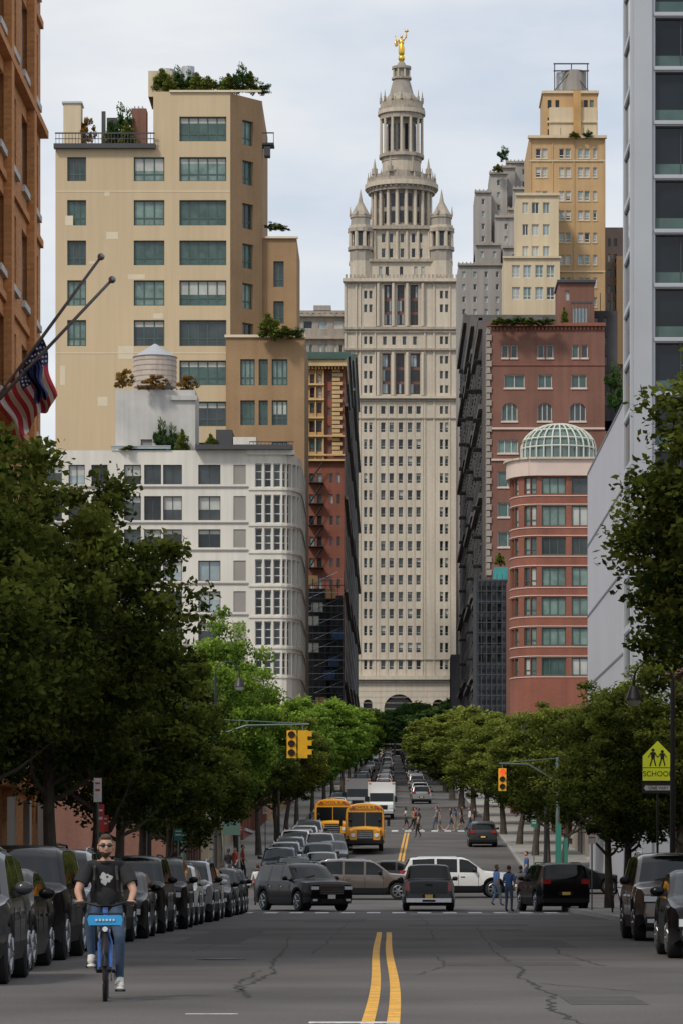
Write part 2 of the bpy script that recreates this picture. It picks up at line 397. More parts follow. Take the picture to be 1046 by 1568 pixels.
B.box(95,122,152,221,2,5,cream); B.box(93,124,150,153,1.8,5.2,metalg)
B.box(200,222,158,221,3,6,brownred); B.box(160,176,170,221,4,6,darkm); B.box(152,158,160,221,4,4.5,darkm)
for u in (202,208,214): B.box(u,u+2,152,158,4,5,metalg)
B.block(225,262,100,140,[(233,240,112,124)],cream,G,8,n=3)
B.mb.cyl(B.x(272),490,2.3,2.3,B.z(140),B.z(88),metalg,18); B.mb.cyl(B.x(250),488,1.2,1.2,B.z(100),B.z(86),metalg,14); B.mb.cyl(B.x(284),487,.9,.9,B.z(110),B.z(84),metalg,14)
B.box(395,418,206,209,5,8,darkm); B.box(395,418,190,191.5,5,5.3,darkm); B.box(403,412,212,226,5,7,darkm)
for u in (396,406,417): B.box(u,u+1,190,208,5,5.2,darkm)
B.mb.obj('tan_loft_building')
# white rounded-corner apartment building
B=Bld(440); T=dict(frame=darkm,fw=.10,dep=.5)
rw=[(712,742),(760,797),(811,839),(859,890),(906,938),(954,985),(1002,1030)]
gw=[g_mid,g_dark,g_pale,g_mid]
B.front(60,381,690,None,grid([(70,95),(105,130),(140,165),(190,216),(221,247),(250,279),(304,338)],rw,None,{'mv':2,'blind':.4})+grid([(358,377)],rw,None,{'g':greypanel,'dep':.12,'f':None}),whitewall,gw,**T)
B.mass(60,381,690,whitewall,20)
for r in rw: B.box(60,381,r[1]+3,r[1]+5,-.18,-.003,greypanel)
cx,cy,rx,ry=B.x(432),440+6,B.x(460)-B.x(432),6
pts=[(B.x(381),440),(B.x(432),440)]+[(cx+rx*math.sin(t),cy-ry*math.cos(t)) for t in np.linspace(.26,math.pi/2,5)]+[(B.x(460),470)]
for i,(a,b) in enumerate(zip(pts,pts[1:])):
    W=math.hypot(b[0]-a[0],b[1]-a[1]); ws=[]
    for r in rw:
        if i==0:
            for u in (391,405,419):
                ws.append((X(u,440)-X(381,440),X(u+11,440)-X(381,440),B.z(r[1]+4),B.z(r[0]-2),{'mh':3,'f':whitef}))
        elif i<6: ws.append((W*.12,W*.92,B.z(r[1]+4),B.z(r[0]-2),{'mh':3,'f':whitef}))
        else:
            for k in range(5): ws.append((1.5+k*4.6,4.3+k*4.6,B.z(r[1]),B.z(r[0]),{'mh':3,'f':whitef}))
    P=facade(B.mb,a,(b[0]-a[0],b[1]-a[1]),W,g(440)-3,B.z(697),ws,whitewall,[g_dark,g_dark,g_mid],**T)
    for r in rw: B.mb.obox(P,0,W,.003,.15,B.z(r[1]+9),B.z(r[1]+6),whitewall)
B.mb.poly([(p[0],p[1],B.z(697)) for p in pts]+[(B.x(381),470,B.z(697))],concretew)
B.box(379,452,690,697,-.5,.2,whitewall); B.mb.box(B.x(300),B.x(448),438.6,452,B.z(690),B.z(683),darkm)
B.box(357,392,668,690,1,8,whitewall); B.box(330,355,655,690,2,8,darkm)
for u in range(382,450,6): B.box(u,u+.6,676,690,.3,.4,darkm)
B.box(382,450,675.5,677,.28,.42,darkm)
B.block(175,298,594,692,[(214,232,670,692)],concretew,[greypanel],9,n=2); B.box(260,301,603,610,1.6,2-.001,concretew)
B.box(170,262,684,688,-.3,.3,g_pale); B.box(170,262,683,684.3,-.35,.35,metalg)
B.mb.obj('white_apartment_building')
B=Bld(446)
m=B.mb; cx=B.x(237)
m.cyl(cx,447,B.x(270)-cx,B.x(270)-cx,B.z(592),B.z(546),tankm,24)
m.cyl(cx,447,B.x(272)-cx,.15,B.z(546),B.z(525),metalg,24)
for v in (585,577,569,561,553): m.cyl(cx,447,B.x(270.6)-cx,B.x(270.6)-cx,B.z(v),B.z(v-.9),greypanel,24,False)
for u in (212,225,249,262): B.box(u-1,u+1,591,596,-1,3,darkm)
m.obj('water_tank')
def lowrow(name,side,d0,d1,h,wall,xo=None):
    mb=MB(); x=xo if xo else cc((d0+d1)/2)+side*(hw(d0)+4.2)
    z0=g(d0)-2; z1=g(d0)+h; W=d1-d0; ws=[]
    for k in range(int((h-1.2)/3.6)):
        z=g(d0)+1.0+k*3.6+(0 if k==0 else .6)
        for u in np.arange(1,W-1.8,2.8): ws.append((u,u+(1.5 if k else 2.2),z,z+(2.1 if k else 2.6)))
    if side<0: facade(mb,(x,d0),(0,1),W,z0,z1,ws,wall,G,frame=darkm,sill=concretew)
    else: facade(mb,(x,d1),(0,-1),W,z0,z1,ws,wall,G,frame=darkm,sill=concretew)
    xb=x+side*15; a,b=min(x,xb),max(x,xb)
    mb.poly([(a,d0,z0),(b,d0,z0),(b,d0,z1),(a,d0,z1)],wall); mb.poly([(a,d0,z1),(b,d0,z1),(b,d1,z1),(a,d1,z1)],concretew)
    if side<0: mb.box(x-.3,x+.35,d0,d1,z1+.003,z1+.5,wall)
    else: mb.box(x-.35,x+.3,d0,d1,z1+.003,z1+.5,wall)
    mb.obj(name)
for i,(a,b,h,wl) in enumerate(((176,205,11,brownred),(205.5,240,11,cream),(240.5,290,10,redbrick),(290.5,340,10,tawny),(340.5,437,9,brownred))): lowrow('row_building',-1,a,b,h,wl)
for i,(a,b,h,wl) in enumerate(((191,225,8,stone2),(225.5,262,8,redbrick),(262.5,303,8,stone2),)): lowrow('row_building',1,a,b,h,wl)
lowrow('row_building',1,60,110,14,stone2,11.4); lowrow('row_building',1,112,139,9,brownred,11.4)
# ochre narrow building
B=Bld(560)
B.block(468,497,562,705,grid([(475,482),(486,493)],[(573,587),(593,609),(617,633)],None,{'arch':1,'mh':2})+grid([(474,493)],[(645,662),(672,692)],None,{'mv':3,'mh':2}),ochre,GM,20,frame=brownf)
B.block(497,527,562,705,grid([(502,507),(514,519)],[(572,584),(598,610),(624,636),(652,664),(678,690)]),redbrick,GM,20,frame=brownf,n=.5)
B.block(468,527,705,None,grid([(474,481),(486,493)],[725,757,790,822,855,887],16)+grid([(505,510),(516,521)],[725,757,790,822,855,887],14),redbrick,GM,20,n=.25)
B.box(466,531,552,562,-1.2,20,ochre2); B.box(466,529,548,552,-1.6,20.5,tealm)
for k in range(12): B.box(468+k*5,470.5+k*5,562,566,-.9,-.001,ochre)
for v in (589,612,640,668,697,705): B.box(467,497 if v<650 else 528,v-1,v+1.6,-.55,-.02,ochre2)
for u in (468.5,482.8,494.5): B.box(u,u+1.6,566,705,-.3,-.003,ochre2)
for k in range(20): B.box(509,524 if k%2 else 521,565+k*6.6,570+k*6.6,.1,.48,ochre2)
for v in (740,772,805,838,870):
    B.box(473,496,v,v+1,-1.3,.23,black)
    for u in range(473,497,3): B.box(u,u+.4,v-8,v,-1.3,-1.25,black)
    B.box(473,496,v-8.5,v-8,-1.32,-1.2,black)
    B.mb.tube([(B.x(475),559,B.z(v)),(B.x(494),559,B.z(v-30))],.12,black,4)
B.mb.obj('ochre_ornate_building')
steps=[(560.6,622,550),(622,690,546),(690,770,552),(770,860,548)]
for (a,b,v) in steps:
    mb=MB(); x=-6.55; z1=Z(v,a); z0=g(a)-3; ws=[]
    for z in np.arange(g(a)+5,z1-3,3.7):
        for u in np.arange(2,b-a-3,5.5): ws.append((u,u+2.6,z,z+2))
    P=facade(mb,(x,a),(0,1),b-a,z0,z1,ws,darkwall,[g_dark,g_mid,g_pale],frame=None)
    for z in np.arange(g(a)+14,z1,14.8): mb.obox(P,0,b-a,.003,.6,z,z+.5,darkband)
    mb.poly([(x-14,a,z0),(x,a,z0),(x,a,z1),(x-14,a,z1)],darkband); mb.poly([(x-14,a,z1),(x,a,z1),(x,b,z1),(x-14,b,z1)],darkwall)
    mb.box(x-14,x+.4,a+.01,b,z1+.003,z1+.8,tealm)
    mb.obj('soot_dark_building')
# scaffolds
bluem=mat('blue_debris_netting',(.03,.07,.16),.8,.3,1); net=mat('dark_debris_netting',(.03,.035,.045),.8,.3,.6)
def scaffold(x0,x1,d,zt,zb):
    mb=MB()
    mb.box(x0+.2,x0+(x1-x0)*.5,d+.3,d+8,zb,zt-2,net); mb.box(x0+(x1-x0)*.5+.01,x1-.2,d+1,d+8,zb,zt-3,net)
    for x in np.linspace(x0,x1,7): mb.box(x-.06,x+.06,d-.5,d-.38,zb,zt+R.uniform(-1,1),darkm)
    for z in np.arange(zb+2,zt,2.1):
        mb.box(x0,x1,d-.9,d-.3,z,z+.1,darkm); mb.box(x0,x1,d-.95,d-.9,z+1,z+1.06,metalg)
        if R.random()<.8: a=x0+R.uniform(0,max(.1,x1-x0-1.8)); mb.box(a,a+1.7,d-.42,d-.4,z+.15,z+1.6,R.choice([bluem,bluem,g_blind,ochre]))
        k=R.randint(0,1); mb.tube([(x0+k,d-.45,z),(x1-1+k,d-.45,z+2.1)],.05,metalg,4)
    mb.obj('scaffolding')
scaffold(X(470,548),X(527,548),548,Z(882,548),g(548))
# right: brown-red brick building
B=Bld(420)
ws=[]
for (a,b) in ((768,778),(782,792),(823,833),(837,847),(876,886),(890,900)):
    ws.append((a,b,528,548))
for a,b in ((772,803),(824,845),(875,898)): ws.append((a,b,574,594,{'mv':2}))
for a,b in ((768,792),(823,845),(872,897)): ws.append((a,b,617,645,{'arch':1,'mv':3}))
for a,b in ((762,793),(822,848),(872,898)): ws.append((a,b,674,694,{'mv':3})); ws.append((a,b,722,746,{'mv':2})); ws.append((a,b,770,792,{'mv':2})); ws.append((a,b,815,838,{'mv':2}))
B.block(752,926,499,None,ws,brownred,GT,24,frame=whitef,fw=.08,sill=pinkm)
B.box(745,927,495,500,-.5,.3,redbrick); B.box(752,926,558,560,-.12,-.003,redbrick); B.box(752,926,655,658,-.2,-.003,pinkm); B.box(752,926,703,706,-.2,-.003,pinkm)
for k in range(30): B.box(754+k*5.8,757+k*5.8,500.5,505,-.25,-.003,redbrick)
for k in range(38): B.box(744.5,752.5 if k%2 else 750,503+k*10,511.5+k*10,-.2,3,stone2)
B.mb.obj('brownstone_brick_building')
B=Bld(436)
B.block(855,910,432,500,[(865,872,445,460)],brownred,GM,8); B.box(853,912,429,433,-.4,8.4,darkm)
B.block(905,948,470,640,grid([(912,918),(926,932)],[480,510,540,570,600],14),darkwall,GM,10,n=3)
for u in range(872,905,5): B.box(u,u+.8,470,500,-3,-2.9,darkm)
B.box(872,905,468,471,-3.1,-2.8,darkm); B.box(876,898,478,500,-2.8,-1,g_pale)
for u in (912,922,931,940): B.box(u,u+1,440,470,4,4.3,darkm)
B.mb.obj('rooftop_penthouse')
for (a,b,v) in ((440,480,489),(480,526,486),(526,574,482)):
    mb=MB(); x=12.1; z1=Z(v,a); z0=g(a)-3; ws=[]
    for z in np.arange(g(a)+5,z1-3,3.7):
        for u in np.arange(2,b-a-3,4.6): ws.append((u,u+2.2,z,z+2.1))
    P=facade(mb,(x,b),(0,-1),b-a,z0,z1,ws,darkwall,[g_dark,g_mid,g_mid],frame=None,sill=darkband)
    for z in np.arange(g(a)+14,z1,11.1): mb.obox(P,0,b-a,.003,.5,z,z+.6,darkband)
    mb.obox(P,0,b-a,.003,.5,z1-1.2,z1+.2,darkband)
    for z in np.arange(g(a)+6,z1-4,3.7): mb.obox(P,b-a-9,b-a-5,.01,1.0,z,z+.12,black)
    mb.poly([(x,a,z0),(x+14,a,z0),(x+14,a,z1),(x,a,z1)],darkband); mb.poly([(x,a,z1),(x+14,a,z1),(x+14,b,z1),(x,b,z1)],darkwall)
    mb.obj('soot_dark_building')
B=Bld(400); B.block(728,775,888,None,grid([(733,740),(746,753),(760,767)],[900,925,950,975,1000],14),net,[g_dark],12)
for u in range(728,776,8): B.box(u,u+1,880,1180,-.6,-.5,darkm)
for v in range(890,1100,16): B.box(728,775,v,v+1,-.7,-.4,darkm)
B.box(757,778,868,888,1,6,mat('teal_hoarding',(.05,.3,.3),.7)); B.mb.obj('netted_building')
B=Bld(590); B.block(690,708,1003,None,[],darkwall,G,10); B.mb.obj('dark_low_building')
# rounded corner red brick building
B=Bld(310)
cx,cy=B.x(822),313.5; rx=cx-B.x(783)
pts=[(B.x(783)+2.6,345)]+[(cx-rx*math.cos(t),cy-3.5*math.sin(t)) for t in np.linspace(0,math.pi/2,7)]+[(B.x(960),310)]
rw=[(731,757),(775,806),(823,850),(869,898),(915,943),(962,989),(1008,1035)]
for i,(a,b) in enumerate(zip(pts,pts[1:])):
    W=math.hypot(b[0]-a[0],b[1]-a[1]); ws=[]
    for r in rw:
        if 1<=i<=6:
            if i not in (4,): ws.append((W*.04,W*.96,B.z(r[1]),B.z(r[0]),{'mv':1,'mh':2}))
        else:
            n=max(2,int(W/2.6))
            for k in range(n): ws.append((W*(k+.16)/n,W*(k+.97)/n,B.z(r[1]),B.z(r[0]),{'mv':3,'mh':1}))
    P=facade(B.mb,a,(b[0]-a[0],b[1]-a[1]),W,g(310)-3,B.z(729),ws,redbrick,[g_teal,g_teal,g_teal2,g_blind,g_teal,g_mid],frame=tealm,fw=.09,dep=.25)
    for r in rw:
        B.mb.obox(P,0,W,.003,.06,B.z(r[0]-2),B.z(r[0]-3.2),pinkm); B.mb.obox(P,0,W,.003,.06,B.z(r[1]+3),B.z(r[1]+1.8),pinkm)
    B.mb.obox(P,-.05,W+.05,-.3,.35,B.z(729),B.z(704),pinkm); B.mb.obox(P,-.05,W+.05,-.3,.6,B.z(704),B.z(701),stone)
B.mb.poly([(p[0],p[1],B.z(729)) for p in pts]+[(B.x(960),345,B.z(729))],concretew)
B.mb.obj('rounded_brick_building')
mb=MB(); cx=B.x(862); R1=B.x(921)-cx; zb=B.z(702); zt=B.z(632); zs=B.z(672); cyy=318; whr=mat('white_conservatory_rib',(.55,.58,.5),.5,.05)
gl=mat('conservatory_glass',(.10,.15,.14),.1,.3,.7,spec=.9)
mb.cyl(cx,cyy,R1*.95,R1*.95,zb,zs,gl,28,False)
mb.ell((cx,cyy,zs),(R1*.95,R1*.95,(zt-zs)*.96),gl,28,12)
for k in range(28):
    a=2*math.pi*k/28; ca,sa=math.cos(a),math.sin(a)
    mb.tube([(cx+R1*ca,cyy+R1*sa,zb),(cx+R1*ca,cyy+R1*sa,zs)]+[(cx+R1*ca*math.cos(t),cyy+R1*sa*math.cos(t),zs+(zt-zs)*math.sin(t)) for t in np.linspace(.15,1.5,8)],.075,whr,5)
for t in (0,.35,.75,1.1):
    mb.tube([(cx+R1*math.cos(t)*math.cos(a),cyy+R1*math.cos(t)*math.sin(a),zs+(zt-zs)*math.sin(t)) for a in np.linspace(0,2*math.pi,32,endpoint=False)],.07,whr,5,closed=True)
mb.tube([(cx+R1*math.cos(a),cyy+R1*math.sin(a),zb+.2) for a in np.linspace(0,2*math.pi,32,endpoint=False)],.12,whr,5,closed=True)
mb.obj('rooftop_conservatory_dome')
# pale ribbed panel building & glass tower
mb=MB(); W=33
P=facade(mb,(11,190),(0,-1),W,-1,23.3,[],panelw,[panelj])
for u in np.arange(0,W,.75): mb.obox(P,u,u+.5,.002,.10,4,23.1,panelw)
for z in (4,7.8,11.6,15.4,19.2,23.1): mb.obox(P,0,W,.003,.125,z-.06,z+.06,panelj)
mb.poly([(11,157,-1),(26,157,-1),(26,157,23.3),(11,157,23.3)],panelw); mb.poly([(11,190,23.3),(11,157,23.3),(26,157,23.3),(26,190,23.3)],concretew)
mb.obj('ribbed_panel_building')
mb=MB(); x0=X(966,152); ws=[]
ztop=46
for k in range(19):
    z=Z(1015,152)+k*2.34
    for (a,b) in ((1.05,3.3),(4.0,6.6),(7.2,9.6)): ws.append((a,b,z,z+2.1,{'g':g_blue,'mv':2 if k%2 else 1}))
P=facade(mb,(x0,152),(1,0),14,-1,ztop,ws,metalg,g_blue,frame=darkm,fw=.05,dep=.3)
for k in range(20):
    z=Z(1015,152)+k*2.34-.12; mb.obox(P,1.0,14,.003,.09,z-.06,z+.06,metalg); mb.obox(P,1.06,3.29,-.29,-.25,z+.14,z+.62,g_teal2)
mb.obox(P,.12,.9,.003,.16,-1,ztop,metalg)
facade(mb,(x0,157),(0,-1),5,-1,ztop,[(.6,4.3,z,z+2.1) for z in np.arange(3,44,2.34)],metalg,g_blue,frame=metalg,dep=.1)
mb.poly([(x0,152,ztop),(x0+14,152,ztop),(x0+14,157,ztop),(x0,157,ztop)],concretew)
mb.obj('glass_office_tower')
# tawny tower group
B=Bld(620); gl2=[g_blind,g_pale,g_blind,g_mid,g_teal]
cols=[(820,828),(830,838),(856,864),(866,874),(885,893),(895,903),(908,914)]
rw=[227,256,292,322,356,390,425,455]
B.block(810,927,211,None,grid(cols,rw,15,{'blind':.4,'mh':2}),tawny,[g_mid,g_pale,g_blind,g_teal,g_dark],22,frame=whitef,fw=.12,sill=cream)
B.box(808,929,208,212,-.8,.3,cream); B.box(810,927,245,247,-.2,-.003,cream); B.box(810,927,415,417,-.2,-.003,cream)
for u in (811,845,878,924): B.box(u,u+2,213,500,-.15,-.003,tawny)
B.block(788,852,312,500,grid([(797,806),(811,822),(828,838)],[323,356,389],17,{'mv':2}),cream,gl2,12,n=-8,frame=whitef,fw=.12); B.box(786,854,309,313,-8.4,-7.8,cream)
B.block(768,852,413,None,grid([(780,792),(797,809),(815,827),(832,844)],[424,457],19,{'mv':2,'mh':2}),cream,gl2,12,n=-12,frame=whitef,fw=.12); B.box(766,854,411,414,-12.4,-11.8,cream)
B.block(833,917,133,210,grid([(840,846),(852,858),(896,902),(905,911)],[145,172,190],13),tawny,G,12,n=4)
B.block(842,915,160,210,[],cream,G,2,n=2); B.box(831,919,131,135,3.6,16,cream); B.box(838,916,181,184,1.7,2.2,cream)
B.block(879,890,136,210,[],ochre,G,2,n=1.2)
for u in (851,877,902): B.box(u,u+1.5,85,133,6,6.3,darkm)
for v in (84,95,126): B.box(850,905,v,v+1.4,5.9,6.3,darkm)
B.mb.cyl(B.x(882),628,2.3,2.3,B.z(126),B.z(94),greypanel,16); B.box(855,870,96,126,7,10,metalg)
B.mb.tube([(B.x(852),626,B.z(126)),(B.x(877),626,B.z(96))],.08,darkm,4); B.mb.tube([(B.x(903),626,B.z(126)),(B.x(878),626,B.z(96))],.08,darkm,4)
for u in (858,900,893): B.box(u,u+.6,196,211,-.5,-.3,darkm)
B.mb.obj('tawny_brick_tower')
B=Bld(700); cs=lambda a,b,n,w: [(a+(b-a)*(i+.5)/n-w/2,a+(b-a)*(i+.5)/n+w/2) for i in range(n)]
for (a,b,v,n,dd) in ((777,813,236,2,8),(763,790,248,1,5),(750,777,262,1,2),(727,752,294,1,0),(785,812,292,1,-2),(777,800,325,1,-3),(757,790,338,1,-4),(727,765,383,2,-6),(700,768,415,4,-7),(768,800,390,1,-8)):
    B.block(a,b,v,None,grid(cs(a,b,n,5),np.arange(v+10,500,19),9),grey,[g_dark,g_mid,g_pale],14-dd,n=dd,frame=whitef,fw=.1); B.box(a-.8,b+.8,v-2,v+1.2,dd-.5,dd+.5,stone2)
    for k in range(int((b-a)/6)): B.box(a+k*6,a+k*6+2,v-4,v-2,dd-.4,dd+.2,stone2)
B.mb.obj('grey_stepped_tower')
B=Bld(640); B.block(925,990,348,None,grid([(931,935),(940,945)],np.arange(365,520,24),12),mat('mauve_brick',(.22,.17,.15),.9,.1),GM,12)
B.box(943,965,395,560,-2,0-.01,tawny); B.mb.obj('mauve_brick_tower')
# ---------------------------------------------------------------- Municipal skyscraper
B=Bld(900); m=B.mb
rl=[647+26*k for k in range(15)]
g7=[(557,562),(565,570),(583,590),(596,603),(610,617),(624,631),(637,644),(673,678),(681,686)]
ws=grid(g7,rl,15,{'mh':2,'blind':.25})
ws+=grid([(585,598),(606,619),(628,643)],[(541,604),],None,{'g':brownp,'dep':.9,'f':None})+grid([(588,600),(608,619),(628,640)],[(436,498)],None,{'g':brownp,'dep':.9,'f':None})
ws+=grid([(557,562),(565,570),(673,678),(681,686)],[445,466,515,545,568,590],12)+grid([(586,592),(600,606),(616,622),(632,638)],[515],13)
ws+=grid(g7,[622],12)
ws+=[(588,634,1064,1200,{'arch':1,'g':g_dark,'dep':6,'f':None}),(556,570,1072,1200,{'arch':1,'g':g_dark,'dep':3,'f':None}),(662,680,1072,1200,{'arch':1,'g':g_dark,'dep':3,'f':None})]
B.block(527,703,430,None,ws,stone,[g_dark,g_dark,g_mid,g_mid],24,frame=whitef,fw=.07,dep=.5)
for cols_,rows_ in (([(585,598),(606,619),(628,643)],[(543,561),(566,583),(588,602)]),([(588,600),(608,619),(628,640)],[(438,455),(460,476),(481,496)])):
    for (a,b) in cols_:
        for (c,d) in rows_:
            for k in range(3):
                u0=a+.8+(b-a-1)*k/3; B.box(u0,u0+(b-a)/3-1.2,c,d,.78,.89,g_dark if R.random()<.7 else g_pale)
for (v,h,p) in ((427,5,1.3),(432,2,.6),(501,4,.9),(508,1.5,.5),(534,3,.8),(607,4,1.2),(613,1.5,.5),(640,1.5,.4),(1036,6,1.4),(1044,2,.7),(1010,1.5,.4)): B.box(526-p,704+p,v,v+h,-p,-.003,stone if p>1 else stone3)
for u in (579,602,623.5,647):
    m.cyl(B.x(u),899.4,.42,.38,B.z(606),B.z(540),stone,12); m.cyl(B.x(u),899.4,.42,.38,B.z(500),B.z(434),stone,12)
for u in (529,545,551,574,650,664,688,701):
    B.box(u-1.2,u+1.2,434,606,-.35,-.003,stone); B.box(u-1.2,u+1.2,614,1036,-.22,-.003,stone)
for u in (580,593,606.5,620.5,634,647): B.box(u-.7,u+.7,614,1036,-.15,-.003,stone)
for k in range(29): B.box(529+k*6,532+k*6,421,427,-1,-.2,stone3)
for v in range(1050,1160,9): B.box(527,703,v,v+.7,-.03,-.002,stone3)
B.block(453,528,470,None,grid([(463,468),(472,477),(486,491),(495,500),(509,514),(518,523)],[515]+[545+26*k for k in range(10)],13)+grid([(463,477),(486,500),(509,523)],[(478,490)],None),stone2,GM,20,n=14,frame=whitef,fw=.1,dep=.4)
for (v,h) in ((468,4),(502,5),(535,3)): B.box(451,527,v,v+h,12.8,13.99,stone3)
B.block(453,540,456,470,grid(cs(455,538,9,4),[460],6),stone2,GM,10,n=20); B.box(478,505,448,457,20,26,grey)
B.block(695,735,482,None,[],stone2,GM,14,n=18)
B.block(540,690,398,430,grid([(580,585),(590,595),(612,617),(634,639),(645,650)],[406],14),stone,GM,22,n=2)
B.box(538,692,395,399,1.2,24.5,stone3)
B.block(571,659,346,398,grid([(584,590),(596,602),(613,619),(630,636),(641,647)],[354,377],14),stone,[g_dark,g_mid],20,n=3,frame=whitef,fw=.08)
for u in (573,593,608,623,640,657): m.cyl(B.x(u),902.7,.45,.4,B.z(398),B.z(350),stone,10)
B.box(569,661,343,348,1.8,24,stone3)
cx=B.x(615); cy=913; s=1/6
def ring(rpx,v0,v1,mt,n=32,r2=None): m.cyl(cx,cy,rpx*s,(r2 if r2 is not None else rpx)*s,B.z(v1),B.z(v0),mt,n)
def colring(rpx,v0,v1,n,cr,mt):
    for k in range(n):
        a=2*math.pi*(k+.5)/n; m.cyl(cx+rpx*s*math.cos(a),cy+rpx*s*math.sin(a),cr,cr*.85,B.z(v1),B.z(v0),mt,8)
def finring(rpx,v0,v1,n,cr,mt):
    for k in range(n):
        a=2*math.pi*(k+.5)/n; x,y=cx+rpx*s*math.cos(a),cy+rpx*s*math.sin(a); zz0,zz1=B.z(v1),B.z(v0)
        m.cyl(x,y,cr,cr,zz0,zz0+(zz1-zz0)*.35,mt,6); m.cyl(x,y,cr*.6,.05,zz0+(zz1-zz0)*.35,zz1,mt,6)
ring(41,278,346,stone2); colring(45.5,282,340,20,.5,stone); ring(50,338,346,stone3); ring(52,276,283,stone3); ring(57,269,276,stone); ring(54,264,269,stone3)
for k in range(40): 
    a=2*math.pi*k/40; m.cyl(cx+54*s*math.cos(a),cy+54*s*math.sin(a),.28,.28,B.z(279),B.z(276.2),stone3,4)
for k in range(20):
    a=2*math.pi*k/20; r=41.6*s; c,s_=math.cos(a),math.sin(a)
    for (v0,v1) in ((288,308),(315,333)):
        hw_=.5; z0,z1=B.z(v1),B.z(v0)
        m.poly([(cx+r*c+s_*hw_,cy+r*s_-c*hw_,z0),(cx+r*c-s_*hw_,cy+r*s_+c*hw_,z0),(cx+r*c-s_*hw_,cy+r*s_+c*hw_,z1),(cx+r*c+s_*hw_,cy+r*s_-c*hw_,z1)],g_dark)
finring(52,250,264,24,.35,stone3)
ring(44,255,264,stone2,24); finring(45,230,255,8,.9,stone3)
ring(30,232,256,stone); ring(34,250,256,stone3); ring(31,226,233,stone3)
ring(22,163,226,stone2); colring(32.5,168,222,14,.42,stone); ring(35,222,227,stone3); ring(34,160,168,stone3); ring(37,154,160,stone); ring(36,150,154,stone3)
for k in range(14):
    a=2*math.pi*k/14+.1; r=22.6*s; c,s_=math.cos(a),math.sin(a); hw_=.45; z0,z1=B.z(216),B.z(176)
    m.poly([(cx+r*c+s_*hw_,cy+r*s_-c*hw_,z0),(cx+r*c-s_*hw_,cy+r*s_+c*hw_,z0),(cx+r*c-s_*hw_,cy+r*s_+c*hw_,z1),(cx+r*c+s_*hw_,cy+r*s_-c*hw_,z1)],g_dark)
ring(33,140,150,stone3); finring(33,124,140,14,.4,stone3); ring(26,134,140,stone)
ring(24,128,134,stone2,24,20); ring(19,112,128,stone2,24,15); ring(15,104,112,stone2,24,12.5); ring(15.5,101,104,stone3); ring(11,88,101,stone2,16); colring(13,89,101,8,.3,stone); ring(15,84,88,stone3); ring(9,76,84,stone2,16,4)
for (u,yy) in ((552,903),(676,903),(552,924),(676,924)):
    x=B.x(u)
    for (r,v0,v1,mt) in ((18,380,398,stone2),(20,376,381,stone3),(11.5,352,377,g_mid),(20,347,353,stone3),(19,343,347,stone),(16,330,343,stone2),(17.5,327,331,stone3)):
        m.cyl(x,yy,r*s,r*s,B.z(v1),B.z(v0),mt,8 if r!=20 else 16)
    m.cyl(x,yy,16*s,4*s,B.z(327),B.z(306),stone3,8); m.cyl(x,yy,4*s,.05,B.z(306),B.z(286),stone3,8)
    m.cyl(x,yy,18*s,18*s,B.z(430),B.z(398),stone,8)
    for k in range(8):
        a=2*math.pi*k/8+math.pi/8; m.cyl(x+16.5*s*math.cos(a),yy+16.5*s*math.sin(a),.55,.5,B.z(377),B.z(353),stone,8)
        m.cyl(x+17*s*math.cos(a),yy+17*s*math.sin(a),.35,.05,B.z(327),B.z(314),stone3,6)
m.obj('municipal_skyscraper')
# ---------------------------------------------------------------- vegetation
def quadleaves(cent,crad,nper,size,rng,lvbase):
    n=len(cent)*nper
    c=np.repeat(cent,nper,0); cr=np.repeat(crad,nper)[:,None]
    dirs=rng.normal(size=(n,3)); dirs/=np.linalg.norm(dirs,axis=1)[:,None]
    rad=rng.uniform(0,1,(n,1))**.5
    p=c+dirs*rad*cr*np.array([1.05,1.05,.62])
    a=rng.normal(size=(n,3)); a[:,2]*=.6; a/=np.linalg.norm(a,axis=1)[:,None]
    b=rng.normal(size=(n,3)); b[:,2]*=.5; b-=a*(a*b).sum(1)[:,None]; b/=np.linalg.norm(b,axis=1)[:,None]
    ln=size*rng.uniform(.6,1.25,(n,1)); wd=ln*.32
    v=np.stack([p-a*ln*.5,p+b*wd-a*ln*.05,p+a*ln*.5,p-b*wd-a*ln*.05],1).reshape(-1,3)
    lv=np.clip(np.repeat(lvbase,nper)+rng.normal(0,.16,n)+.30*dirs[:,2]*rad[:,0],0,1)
    return v,lv
bark=mat('bark',(.07,.058,.046),.95,.3,3,bump=12)
leafA=leafmat('foliage',(.032,.052,.012),(.27,.31,.06))
leafB=leafmat('foliage_bright',(.05,.11,.02),(.29,.42,.06))
leafC=leafmat('foliage_shade',(.02,.045,.018),(.10,.17,.05))
leafD=leafmat('foliage_autumn',(.10,.06,.015),(.35,.20,.05))
